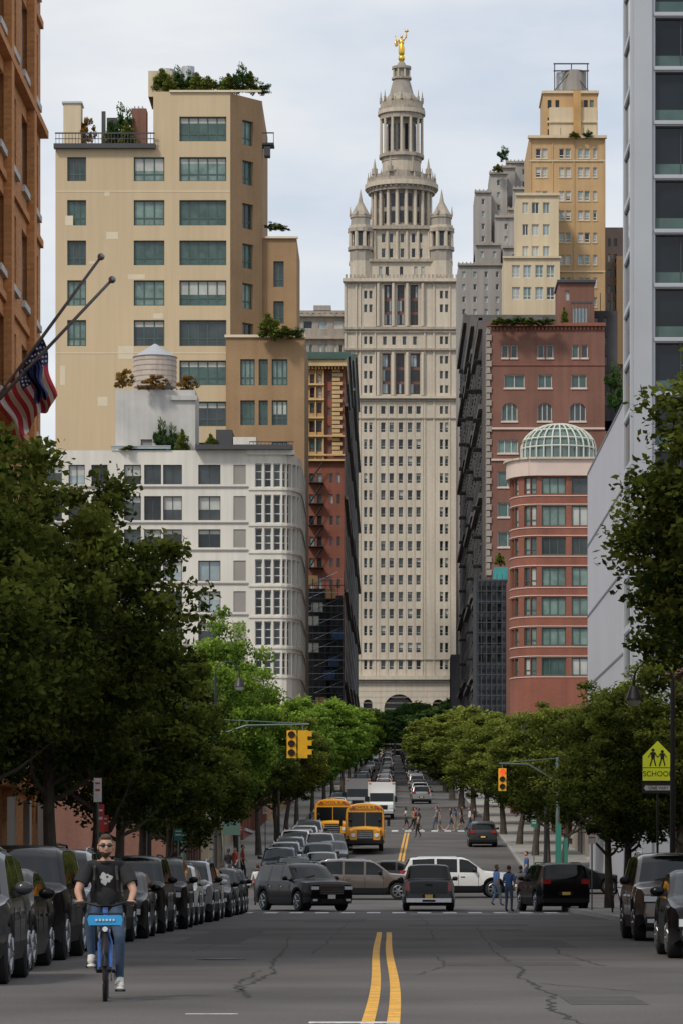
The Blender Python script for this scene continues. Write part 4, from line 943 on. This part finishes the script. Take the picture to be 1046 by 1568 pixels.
def body(J,mats,name,parent,subdiv=2,rs=1,print_=None):
    names=list(J.keys()); idx={n:i for i,n in enumerate(names)}
    bones=[('pel','abd','bot'),('abd','chest','top'),('chest','nb','top'),('nb','nk','skin')]
    for s_ in 'LR':
        bones+=[('chest','sh'+s_,'top'),('sh'+s_,'sl'+s_,'top'),('sl'+s_,'el'+s_,'arm'),('el'+s_,'wr'+s_,'fore'),('pel','hip'+s_,'bot'),('hip'+s_,'kn'+s_,'bot'),('kn'+s_,'an'+s_,'shin'),('an'+s_,'toe'+s_,'shoe')]
    me=bpy.data.meshes.new('b'); me.from_pydata([J[n] for n in names],[(idx[a],idx[b]) for a,b,_ in bones],[])
    o=bpy.data.objects.new('b',me); COL.objects.link(o)
    sk=o.modifiers.new('Skin','SKIN'); sk.use_smooth_shade=True; sb=o.modifiers.new('S','SUBSURF'); sb.levels=subdiv; sb.render_levels=subdiv
    for n in names:
        k=n if n in RAD else n[:-1]; r=RAD[k]*rs; sv=me.skin_vertices[0].data[idx[n]]; sv.radius=(r,r); sv.use_root=(n=='pel')
    bpy.context.view_layer.update()
    m2=bpy.data.meshes.new_from_object(o.evaluated_get(bpy.context.evaluated_depsgraph_get())); bpy.data.objects.remove(o)
    m2.materials.clear(); ks=['top','bot','skin','arm','fore','shin','shoe','print']
    for k in ks: m2.materials.append(mats[k] if k in mats else mats['top'])
    segs=[(Vector(J[a]),Vector(J[b]),k) for a,b,k in bones]
    wz=J['pel'][2]+.03
    for p in m2.polygons:
        c_=p.center; best=None
        for a,b,k in segs:
            ab=b-a; t=max(0,min(1,(c_-a).dot(ab)/ab.length_squared)); dd=(c_-(a+ab*t)).length
            if best is None or dd<best[0]: best=(dd,k,t)
        k=best[1]
        if k=='bot' and c_.z>wz and best[0]<.3 and best[2]>0: k='top'
        if k=='skin' and c_.z<J['nb'][2]+.02: k='top'
        if print_ and k=='top' and print_(c_): k='print'
        p.material_index=ks.index(k); p.use_smooth=True
    return put(name,m2,parent=parent)
def head(parent,c,skn,hr,glasses=False,beard=None,yaw=0,sc=1,longhair=False):
    mb=MB()
    def fn(p,q):
        q=q.copy()
        if p.z<0: q.x*=1-.28*(-p.z)**1.5
        if p.y<-.6 and -.35<p.z<.05 and abs(p.x)<.3: q.y-=.016*(1-abs(p.x)/.3)
        if p.z<-.5 and p.y<0: q.y-=.008
        return q
    def mf(p):
        if p.z>.62 or (p.y>.15 and p.z>-.35) or (p.y>-.35 and p.z>.3): return hr
        if beard and p.z<-.42 and p.y<.1: return beard
        return skn
    mb.ell((0,0,0),(.078,.098,.122),skn,24,20,fn,mf)
    mb.ell((0,.03,.04),(.08,.088,.092),hr,20,12)
    if glasses: mb.ell((0,-.025,.098),(.058,.06,.04),hr,16,8)
    mb.ell((0,-.106,-.018),(.013,.016,.026),skn,8,6)
    mb.ell((0,-.096,-.062),(.026,.008,.007),mat('lips',(.32,.13,.11),.5),10,5)
    for sg in (-1,1):
        mb.ell((sg*.08,.008,-.005),(.011,.02,.032),skn,8,6)
        mb.ell((sg*.032,-.087,.012),(.014,.008,.009),mat('eye_white',(.7,.7,.68),.3),8,6); mb.ell((sg*.032,-.094,.012),(.006,.004,.006),black,6,5)
        mb.box(min(sg*.016,sg*.052),max(sg*.016,sg*.052),-.098,-.088,.03,.037,hr)
        if glasses:
            mb.ell((sg*.034,-.1,.014),(.028,.010,.020),black,12,6); mb.tube([(sg*.06,-.09,.018),(sg*.083,0,.012)],.004,black,5)
    if glasses: mb.tube([(-.012,-.108,.018),(.012,-.108,.018)],.004,black,5)
    if longhair: mb.ell((0,.05,-.08),(.085,.06,.16),hr,12,8)
    o=mb.obj('head',parent,True,60); o.location=c; o.rotation_euler=(0,0,yaw); o.scale=(sc,sc,sc); return o
def hand(mb,w,d1,side,skn,curl=.5,up=Vector((0,0,1))):
    w=Vector(w); d1=Vector(d1).normalized(); lat=d1.cross(up).normalized(); nrm=lat.cross(d1).normalized()
    def fn(p,q): return lat*q.x+d1*q.y+nrm*q.z
    mb.ell(tuple(w+d1*.045),(.042,.055,.022),skn,12,8,fn)
    for k,(o_,l) in enumerate(((-.029,.068),(-.010,.078),(.010,.073),(.028,.058))):
        b=w+d1*.08+lat*o_; p=[b]; ang=0
        for s_ in range(3):
            ang+=curl*(1.1 if s_ else .7); p.append(p[-1]+(d1*math.cos(ang)-nrm*math.sin(ang))*l*(.45,.32,.27)[s_])
        mb.tube([tuple(x) for x in p],[.0098,.0095,.0085,.0065],skn,8)
    b=w+d1*.03+lat*(-side*.034); t=(d1*.6-lat*side*.7-nrm*.3*curl*2).normalized()
    mb.tube([tuple(b),tuple(b+t*.03),tuple(b+(t+d1*.4).normalized()*.058)],[.013,.011,.008],skn,8)
def person(name,x,d,rz,top,bot,skn=skinm,hr=hairm,walk=0,h=1.0,shorts=False,arm=0,long_=False):
    e=empty(name,(x,d,g(d)+(.15 if abs(x-cc(d))>hw(d) and not 140<d<174 else .01)),rz); e.scale=(h,h,h)
    s_=walk
    J={'pel':(0,0,.95),'abd':(0,.0,1.1),'chest':(0,-.01,1.3),'nb':(0,0,1.46),'nk':(0,-.01,1.54),
     'shL':(.17,0,1.41),'slL':(.21,-.08*s_,1.26),'elL':(.25,-.10*s_,1.12),'wrL':(.25,-.28*s_-.04-.15*arm,.9+.1*abs(s_)+.22*arm),
     'shR':(-.17,0,1.41),'slR':(-.21,.08*s_,1.26),'elR':(-.25,.16*s_,1.13),'wrR':(-.25,.10*s_-.04-.15*arm,.88+.22*arm),
     'hipL':(.095,0,.9),'knL':(.1,.06*s_-.02,.5),'anL':(.1,.36*s_,.1+.07*abs(s_)),'toeL':(.11,.36*s_-.15,.04+.01*abs(s_)),
     'hipR':(-.095,0,.9),'knR':(-.1,-.22*s_-.02,.5),'anR':(-.1,-.30*s_,.09),'toeR':(-.11,-.30*s_-.16,.04)}
    body(J,{'top':top,'bot':bot,'skin':skn,'arm':top if not shorts else skn,'fore':skn,'shin':skn if shorts else bot,'shoe':shoeb if not shorts else shoew},'body',e,1)
    head(e,(0,-.02,1.655),skn,hr,longhair=long_)
    mb=MB()
    for q,sd_ in (('L',1),('R',-1)):
        w_=Vector(J['wr'+q]); dr=(w_-Vector(J['el'+q])); hand(mb,w_,dr,sd_,skn,.3,Vector((0,1,.1)))
    mb.obj('hands',e,True); return e
tops=[whites,bluec,greyc,redc,blackt,khaki]
for i,(u,d,w_) in enumerate(((621,268,.7),(632,268,-.8),(636,267,.5),(641,266,.9),(668,268,.8),(673,267,-.6),(690,266,-.9),(697,268,.6),(706,269,.9),(719,267,-.8),(725,267,.7))):
    person('pedestrian',X(u,d),d,R.choice([PI/2,-PI/2])+R.uniform(-.2,.2),R.choice(tops),R.choice([jeans,blackt,khaki,greyc]),R.choice([skinm,skind,skinm]),walk=w_,h=R.uniform(.93,1.04),shorts=R.random()<.4,long_=R.random()<.4)
person('standing_man',X(779,134),134,math.radians(150),bluec,jeans,walk=.12,arm=1,h=1.0)
person('pedestrian',X(797,141),141,PI,greyc,khaki,walk=.3)
for (u,d) in ((395,150),(404,156),(350,176),(361,179),(372,182),(320,150),(760,150),(806,176),(640,250),(475,240),(465,232)): person('pedestrian',X(u,d),d,R.uniform(0,6),R.choice(tops),R.choice([jeans,blackt,greyc]),R.choice([skinm,skind]),walk=.5)
# ---------------------------------------------------------------- cyclist + bicycle
CX,CD=-2.98,37.6
e=empty('cyclist',(CX,CD,0.006),math.radians(4))
J={'pel':(0,.30,1.0),'abd':(0,.25,1.13),'chest':(0,.16,1.32),'nb':(0.0,.09,1.46),'nk':(0,.05,1.52),
 'shL':(.185,.13,1.42),'slL':(.245,.07,1.28),'elL':(.30,.02,1.16),'wrL':(.265,-.20,1.05),
 'shR':(-.185,.13,1.42),'slR':(-.245,.07,1.28),'elR':(-.30,.02,1.16),'wrR':(-.265,-.20,1.05),
 'hipL':(.10,.27,.95),'knL':(.15,-.08,.67),'anL':(.15,.04,.22),'toeL':(.16,-.12,.13),
 'hipR':(-.10,.27,.96),'knR':(-.17,-.13,.86),'anR':(-.15,.02,.46),'toeR':(-.16,-.14,.40)}
def pr(c):
    x,z=c.x,c.z
    a=math.atan2(z-1.29,x); rr=.062*(1+.18*math.sin(3*a+1)+.1*math.sin(7*a))
    return c.y<.16 and math.hypot(x,(z-1.29)*1.05)<rr and not (abs(x-.018)<.012 and abs(z-1.305)<.012)
body(J,{'top':blackt,'bot':jeans,'skin':skinm,'arm':skinm,'fore':skinm,'shin':jeans,'shoe':shoew,'print':whites},'body',e,4,1.0,pr)
head(e,(0,.015,1.63),skinm,hairb,True,hairb,yaw=.08,sc=1.0)
mb=MB()
for sd_,q in ((1,'L'),(-1,'R')):
    w_=Vector(J['wr'+q]); hand(mb,w_,(0.02*sd_,-1,-.05),sd_,skinm,.95)
mb.obj('hands',e,True)
mb=MB()
for sd_ in (1,-1):
    a=Vector((sd_*.195,.12,1.40)); b=Vector((sd_*.268,.055,1.235)); mb.tube([a,(a+b)/2,b],[.085,.084,.082],blackt,14)
mb.ell((0,.235,1.12),(.172,.135,.20),blackt,18,12)
strap=cl('backpack_strap',(.05,.045,.04))
for sd_ in (1,-1): mb.tube([(sd_*.10,.14,1.47),(sd_*.115,.03,1.40),(sd_*.125,.035,1.28),(sd_*.135,.12,1.16)],.018,strap,6)
mb.ell((0,.36,1.28),(.16,.10,.22),strap,12,8)
for sd_ in (1,-1):
    a=J['an'+('L' if sd_>0 else 'R')]; mb.ell((a[0],a[1]-.09,a[2]-.10),(.048,.14,.028),shoew,12,6)
mb.obj('clothing',e,True,50)
bb=mat('bike_blue',(.02,.10,.38),.3,.05,coat=.6); bl=mat('bike_panel_blue',(.03,.30,.62),.35,.05); gr=mat('rubber_grip',(.03,.03,.03),.7,.1)
b=empty('bicycle',(CX,CD,.006),math.radians(4)); mb=MB()
yF,yR=-.55,.52; r=.335
for yw in (yF,yR):
    mb.tube([(0,yw+r*math.cos(a),r+r*math.sin(a)) for a in np.linspace(0,2*PI,40,endpoint=False)],.026,tire,8,closed=True)
    mb.tube([(0,yw+(r-.035)*math.cos(a),r+(r-.035)*math.sin(a)) for a in np.linspace(0,2*PI,40,endpoint=False)],.012,rim,6,closed=True)
    for k in range(18):
        a=k*2*PI/18; mb.tube([(.02*(-1)**k,yw,r),(0,yw+(r-.04)*math.cos(a),r+(r-.04)*math.sin(a))],.002,rim,3)
    mb.tube([(-.07,yw,r),(.07,yw,r)],.03,trim,10)
    mb.tube([(0,yw+(r+.045)*math.cos(a),r+(r+.045)*math.sin(a)) for a in np.linspace(.15 if yw>0 else .6,PI-.1,14)],.034,bb if yw>0 else trim,8)
for sg in (-1,1):
    mb.tube([(sg*.06,yF,r),(sg*.062,yF+.02,.62),(sg*.03,yF+.08,.72)],.018,bb,8)
    mb.tube([(sg*.05,yR,r),(sg*.04,.1,.33)],.016,bb,8); mb.tube([(sg*.05,yR,r),(sg*.03,.3,.7)],.014,bb,8)
mb.tube([(0,yF+.07,.7),(0,yF+.13,.98)],.03,bb,10); mb.tube([(0,yF+.1,.82),(0,-.3,.62),(0,-.05,.38),(0,.06,.30)],[.04,.045,.05,.05],bb,10)
mb.tube([(0,.08,.30),(0,.3,.88)],.024,trim,8); mb.tube([(0,.07,.32),(0,.24,.68)],.036,bb,8); mb.ell((0,.31,.91),(.1,.15,.045),trim,14,8)
mb.tube([(-.30,-.30,1.03),(-.22,-.33,1.04),(-.08,-.40,1.0),(.08,-.40,1.0),(.22,-.33,1.04),(.30,-.30,1.03)],.014,trim,8)
for sg in (-1,1):
    mb.tube([(sg*.20,-.335,1.035),(sg*.33,-.285,1.025)],.017,gr,8); mb.tube([(sg*.2,-.37,1.02),(sg*.3,-.36,.99)],.006,trim,5)
    mb.tube([(0,.05,.30),(sg*.10,.05,.30)],.02,trim,8)
    mb.tube([(sg*.10,.05,.30),(sg*.11,.05+(-.06 if sg>0 else -.03),.16 if sg>0 else .42)],.014,rim,6)
    zz=.115; mb.box(min(sg*.1,sg*.21),max(sg*.1,sg*.21),-.08,.02,zz-.03,zz-.008,trim) if sg>0 else mb.box(-.21,-.1,-.08,.02,.335,.357,trim)
pp=[(-.17,.80),(-.185,.86),(-.17,.905),(.17,.905),(.185,.86),(.17,.80)]
yy=-.70
mb.poly([(x,yy,z) for x,z in pp],bl); mb.poly([(x,yy+.02,z) for x,z in pp][::-1],bl)
for (a,c_) in zip(pp,pp[1:]+pp[:1]): mb.poly([(a[0],yy,a[1]),(a[0],yy+.02,a[1]),(c_[0],yy+.02,c_[1]),(c_[0],yy,c_[1])],bl)
mb.tube([(-.17,-.69,.92),(-.17,-.45,.92),(.17,-.45,.92),(.17,-.69,.92)],.01,trim,6,closed=True)
mb.box(-.15,.15,-.68,-.46,.79,.81,trim)
for sg in (-1,1): mb.tube([(sg*.17,-.69,.92),(sg*.15,-.68,.8)],.01,trim,5); mb.tube([(sg*.17,-.45,.92),(sg*.15,-.46,.8)],.01,trim,5)
mb.tube([(0,-.70,.76),(0,-.62,.76)],.028,lampw,12); mb.tube([(0,.05,.30),(0,.05,.301)],.1,trim,16)
for k in range(6): mb.box(-.10+k*.036,-.08+k*.036,-.715,-.702,.845,.865,whites)
mb.box(-.04,.04,-.48,-.42,1.0,1.05,trim)
mb.tube([(.06,.05+.1*math.cos(a),.30+.1*math.sin(a)) for a in np.linspace(0,2*PI,20,endpoint=False)],.008,rim,5,closed=True)
mb.obj('frame_and_wheels',b,True,50)
# ---------------------------------------------------------------- street furniture
sigy=mat('signal_yellow',(.78,.42,.015),.45,.08,3); gpole=mat('galvanised_pole',(.12,.16,.15),.5,.15,2,metal=.4)
lens_off=mat('signal_lens_off',(.05,.03,.01),.2); lens_red=mat('signal_lens_red',(.8,.05,.02),.3,emis=1.5)
def signal(mb,x,y,z,lit=0,sideways=False):
    mb.box(x-.19,x+.19,y-.14,y+.14,z,z+1.1,sigy)
    for k in range(3):
        zz=z+.92-k*.36; m_=lens_red if (k==0 and lit) else lens_off
        if not sideways:
            mb.tube([(x,y-.145,zz),(x,y-.16,zz)],.13,m_,14)
            for a in np.linspace(0,PI,8)[:-1]:
                a2=a+PI/7; mb.poly([(x+.15*math.cos(a),y-.14,zz+.15*math.sin(a)),(x+.15*math.cos(a2),y-.14,zz+.15*math.sin(a2)),(x+.15*math.cos(a2),y-.34,zz+.15*math.sin(a2)),(x+.15*math.cos(a),y-.34,zz+.15*math.sin(a))],sigy)
        else:
            mb.tube([(x+.19,y,zz),(x+.21,y,zz)],.13,m_,14); mb.box(x+.19,x+.42,y-.13,y+.13,zz+.13,zz+.15,sigy); mb.box(x+.19,x+.36,y-.15,y-.13,zz-.06,zz+.15,sigy)
def sigpole(name,x,d,armx,z,heads):
    mb=MB(); z0=g(d); mb.tube([(x,d,z0),(x,d,z0+z+.6)],[.12,.08],gpole,8); mb.cyl(x,d,.22,.18,z0+.14,z0+.7,gpole,8)
    mb.tube([(x,d,z0+z-.6),(x+(armx-x)*.5,d,z0+z+.25),(armx,d,z0+z+.3)],[.05,.045,.035],gpole,6); mb.tube([(x,d,z0+z+.55),(armx,d,z0+z+.32)],.02,gpole,5)
    for hx,l,sd_ in heads: mb.tube([(hx,d,z0+z+.3),(hx,d,z0+z)],.03,gpole,6); signal(mb,hx,d,z0+z-1.05,lit=l,sideways=sd_)
    mb.obj(name)
sigpole('traffic_light',-8.0,140,X(474,140),7.1,[(X(447,140),0,False),(X(464,140),0,True)])
sigpole('traffic_light',8.4,172,X(764,172),5.9,[(X(769,172),1,False)])
lampg=mat('lamp_glass',(.5,.5,.45),.2)
def streetlamp(x,d,h,dirx):
    mb=MB(); z0=g(d)
    mb.cyl(x,d,.2,.16,z0+.1,z0+.9,black,8); mb.tube([(x,d,z0+.9),(x,d,z0+h)],[.09,.06],black,8)
    pts=[(x+dirx*.55*(1-math.cos(a)),d,z0+h+.6*math.sin(a)) for a in np.linspace(0,PI,10)]; mb.tube(pts,.035,black,6)
    lx,lz=pts[-1][0],pts[-1][2]; mb.tube([(lx,d,lz),(lx,d,lz-.15)],.05,black,6)
    mb.cyl(lx,d,.24,.10,lz-.5,lz-.15,black,14); mb.cyl(lx,d,.26,.25,lz-.55,lz-.5,black,14); mb.ell((lx,d,lz-.56),(.2,.2,.16),lampg,12,8)
    mb.obj('street_lamp',smooth=True,sharp=40)
streetlamp(8.15,100,6.9,-1); streetlamp(-7.7,160,10.2,1); streetlamp(-7.0,232,9.2,1); streetlamp(8.4,185,8,-1); streetlamp(-7.9,118,7.6,1)
e=empty('school_sign',(X(1007,106),106,0)); mb=MB(); fy=mat('fluorescent_yellow_green',(.62,.70,.03),.4,.05,3,emis=.12)
s=.45; zc=Z(1165,106)
mb.tube([(0,.03,.14),(0,.03,zc+.5)],.035,black,8)
out=[(-s,zc-.62),(s,zc-.62),(s,zc+.12),(0,zc+.58),(-s,zc+.12)]
def plate_(pts,y,m_,th=.012):
    mb.poly([(x,y,z) for x,z in pts],m_); mb.poly([(x,y+th,z) for x,z in pts][::-1],m_)
    for a,c_ in zip(pts,pts[1:]+pts[:1]): mb.poly([(a[0],y,a[1]),(a[0],y+th,a[1]),(c_[0],y+th,c_[1]),(c_[0],y,c_[1])],m_)
plate_([(x*1.04,zc+(z-zc)*1.04) for x,z in out],-.01,black); plate_(out,-.025,fy); mb.box(-s,s,-.03,-.026,zc-.24,zc-.22,black)
for sx_,k in ((-.14,1),(.14,.85)):
    mb.ell((sx_,-.034,zc+.30*k),(.05,.006,.05),black,10,6)
    mb.poly([(sx_-.07,-.034,zc+.24*k),(sx_-.05,-.034,zc+.02),(sx_+.05,-.034,zc+.02),(sx_+.07,-.034,zc+.24*k)],black)
    mb.tube([(sx_-.03,-.034,zc+.03),(sx_-.09,-.034,zc-.18)],.02,black,5); mb.tube([(sx_+.03,-.034,zc+.03),(sx_+.08,-.034,zc-.17)],.02,black,5)
    mb.tube([(sx_-.06,-.034,zc+.22*k),(sx_-.15,-.034,zc+.08)],.014,black,5); mb.tube([(sx_+.06,-.034,zc+.22*k),(sx_+.13,-.034,zc+.08)],.014,black,5)
mb.box(-.47,.47,-.025,-.01,zc-1.0,zc-.68,black)
plate_([(-.42,zc-.84),(-.34,zc-.74),(-.34,zc-.77),(.38,zc-.77),(.38,zc-.91),(-.34,zc-.91),(-.34,zc-.94)],-.034,whites,.004)
mb.obj('plates_and_post',e); addtext(e,'SCHOOL',.22,black,(0,-.034,zc-.42)); addtext(e,'ONE WAY',.13,black,(.02,-.044,zc-.84))
signr=mat('sign_red',(.45,.03,.03),.5,.1); green=mat('street_sign_green',(.02,.16,.11),.5,.1)
def postsign(name,x,d,h,m1,w_=.3,hh=.45):
    mb=MB(); mb.tube([(x,d,g(d)+.1),(x,d,g(d)+h)],.03,gpole,6); mb.box(x-w_/2,x+w_/2,d-.045,d-.035,g(d)+h-hh,g(d)+h,m1)
    m2=signr if m1 is whites else whites
    mb.box(x-w_/2+.04,x+w_/2-.04,d-.05,d-.046,g(d)+h-hh*.55,g(d)+h-hh*.45,m2); mb.box(x-w_/2+.04,x+w_/2-.04,d-.05,d-.046,g(d)+h-hh*.25,g(d)+h-hh*.18,m2); mb.obj(name)
postsign('parking_sign',X(150,88),88,3.8,whites,.2,.6); postsign('parking_sign',X(153,88),88.3,3.15,signr,.18,.7)
for (x,d,h,m_) in ((-7.6,95,3,signr),(-7.5,128,3.1,green),(7.5,128,3,whites),(-7.4,180,3,signr),(8,190,3,green),(-7.3,215,3,whites)): postsign('street_sign',x,d,h,m_)
mb=MB(); d=176; x0=X(355,d); dg=mat('dull_green_board',(.05,.10,.08),.6,.1)
mb.box(x0-.45,x0+.45,d-.05,d,g(d)+2.6,g(d)+3.4,dg); mb.tube([(x0-.4,d+.05,g(d)),(x0-.4,d+.05,g(d)+3.4)],.05,gpole,6); mb.tube([(x0+.4,d+.05,g(d)),(x0+.4,d+.05,g(d)+3.4)],.05,gpole,6); mb.obj('information_sign')
mb=MB(); tg=mat('teal_green_post',(.03,.20,.15),.5,.1); q=X(855,150)
mb.box(q-.12,q+.12,149.9,150.1,.1,3.6,tg); mb.box(q+.25,q+.4,149.9,150.1,.1,3.0,tg); mb.box(q-.3,q+.5,149.8,150.2,.1,.5,tg); mb.obj('green_post')
mb=MB()
for yy in (0,1.05): mb.tube([(yy*.55,yy*.8+.33*math.cos(a),.34+.33*math.sin(a)) for a in np.linspace(0,2*PI,24,endpoint=False)],.02,tire,6,closed=True)
mb.tube([(0,0,.34),(.15,.2,.85),(.45,.7,.8),(.58,.84,.34)],.018,trim,6); mb.tube([(.15,.2,.85),(.3,.45,.34),(.45,.7,.8)],.018,trim,6); mb.tube([(-.2,.1,1.0),(.3,.15,1.02)],.014,trim,6); mb.ell((.45,.72,.92),(.08,.13,.04),trim,8,6)
mb.obj('parked_bicycle',loc=(7.6,118,.15))
mb=MB(); mb.tube([(0,0,0),(0,0,.9)],.05,gpole,8); mb.ell((0,0,1.25),(.16,.12,.08),gpole,8,6); mb.box(-.16,.16,-.12,.12,.9,1.25,darkm); mb.obj('parking_meter',loc=(7.5,104,.15))
# ---------------------------------------------------------------- flags on poles
fr=mat('flag_red',(.42,.03,.04),.8,.08,2); fwh=mat('flag_white',(.62,.62,.62),.8,.06,2); fb_=mat('flag_blue',(.02,.03,.12),.8,.08,2); polem=mat('flagpole_metal',(.25,.25,.27),.4,.05,metal=.5)
def flag(name,base,tip,s0,s1,fly,usa=True):
    e=empty(name); mb=MB(); base=Vector(base); tip=Vector(tip); ax=tip-base
    mb.tube([base,tip],[.055,.035],polem,8); mb.ell(tuple(tip),(.09,.09,.09),polem,10,8); mb.obj('flagpole',e,True)
    mb=MB(); A=base+ax*s1; C=base+ax*s0; n=39; k=26
    def P(i,j):
        h_=i/n; f=j/k; p=A+(C-A)*h_*(1-.22*f)
        wv=.16*math.sin(h_*17+f*3)*(.3+f)+.07*math.sin(h_*31+f*5)
        return tuple(p+Vector((.42*f*fly*.5+.05*math.sin(f*8+h_*4),wv,-fly*f*(.92+.05*math.sin(h_*9)))))
    for i in range(n):
        for j in range(k):
            m_=(fr if (i//3)%2==0 else fwh) if usa else fb_
            if usa and i<21 and j<k*.4: m_=fb_
            mb.poly([P(i,j),P(i+1,j),P(i+1,j+1),P(i,j+1)],m_)
    if usa:
        for a in range(9):
            for b_ in range(5):
                i=1.6+a*2.2; j=1+b_*2.05+(a%2)*.9
                c_=Vector(P(i,j))+Vector((0,-.02,0)); st=[]
                for q in range(10):
                    rr=.042 if q%2==0 else .018; an=q*PI/5+PI/2; st.append(tuple(c_+Vector((rr*math.cos(an),0,rr*math.sin(an)))))
                mb.poly(st[::-1],fwh)
    mb.obj('cloth',e,True)
flag('american_flag',(-11,91,Z(690,91)),(X(155,86),86,Z(393,86)),.27,.60,1.6)
flag('city_flag',(-11,88,Z(700,88)),(X(172,84),84,Z(428,84)),.50,.57,1.0,False)
# ---------------------------------------------------------------- gilded statue
e=empty('gilded_statue',(X(615,900),913,Z(76,900))); sc=(Z(25,900)-Z(76,900))
mb=MB(); k=sc/8.5
mb.ell((0,0,.9*k),(.9*k,.9*k,.9*k),gold,16,10)
def fn(p,q):
    q=q.copy(); t=(q.z/(2.0*k)+1)/2; f=1.25-.65*t; return Vector((q.x*f*(1+.08*math.sin(8*math.atan2(p.y,p.x))),q.y*f*(1+.08*math.sin(7*math.atan2(p.y,p.x))),q.z))
mb.ell((0,0,3.4*k),(.85*k,.7*k,2.0*k),gold,20,14,fn)
mb.ell((0,0,5.1*k),(.72*k,.45*k,.85*k),gold,14,10); mb.tube([(0,0,5.7*k),(0,0,6.2*k)],.22*k,gold,8); mb.ell((0,0,6.5*k),(.36*k,.4*k,.48*k),gold,14,10); mb.ell((0,.15*k,6.65*k),(.38*k,.4*k,.38*k),gold,12,8)
mb.tube([(.6*k,0,5.6*k),(1.15*k,-.1*k,6.2*k),(1.3*k,-.1*k,7.3*k),(1.25*k,-.1*k,7.6*k)],[.26*k,.22*k,.15*k,.13*k],gold,8)
mb.tube([(1.3*k+.42*k*math.cos(a),-.1*k+.42*k*math.sin(a),7.9*k) for a in np.linspace(0,2*PI,14,endpoint=False)],.15*k,gold,6,closed=True)
for a in np.linspace(0,2*PI,6)[:-1]: mb.tube([(1.3*k+.42*k*math.cos(a),-.1*k+.42*k*math.sin(a),7.9*k),(1.3*k+.5*k*math.cos(a),-.1*k+.5*k*math.sin(a),8.5*k)],[.1*k,.03*k],gold,5)
mb.tube([(-.6*k,0,5.6*k),(-1.2*k,-.1*k,5.1*k),(-1.25*k,-.5*k,4.3*k)],[.26*k,.2*k,.15*k],gold,8)
mb.ell((-1.35*k,-.3*k,4.6*k),(.55*k,.15*k,.75*k),gold,12,8); mb.tube([(-1.2*k,-.4*k,4.6*k),(-1.6*k,-.3*k,6.6*k)],[.12*k,.2*k],gold,6)
mb.obj('figure',e,True)
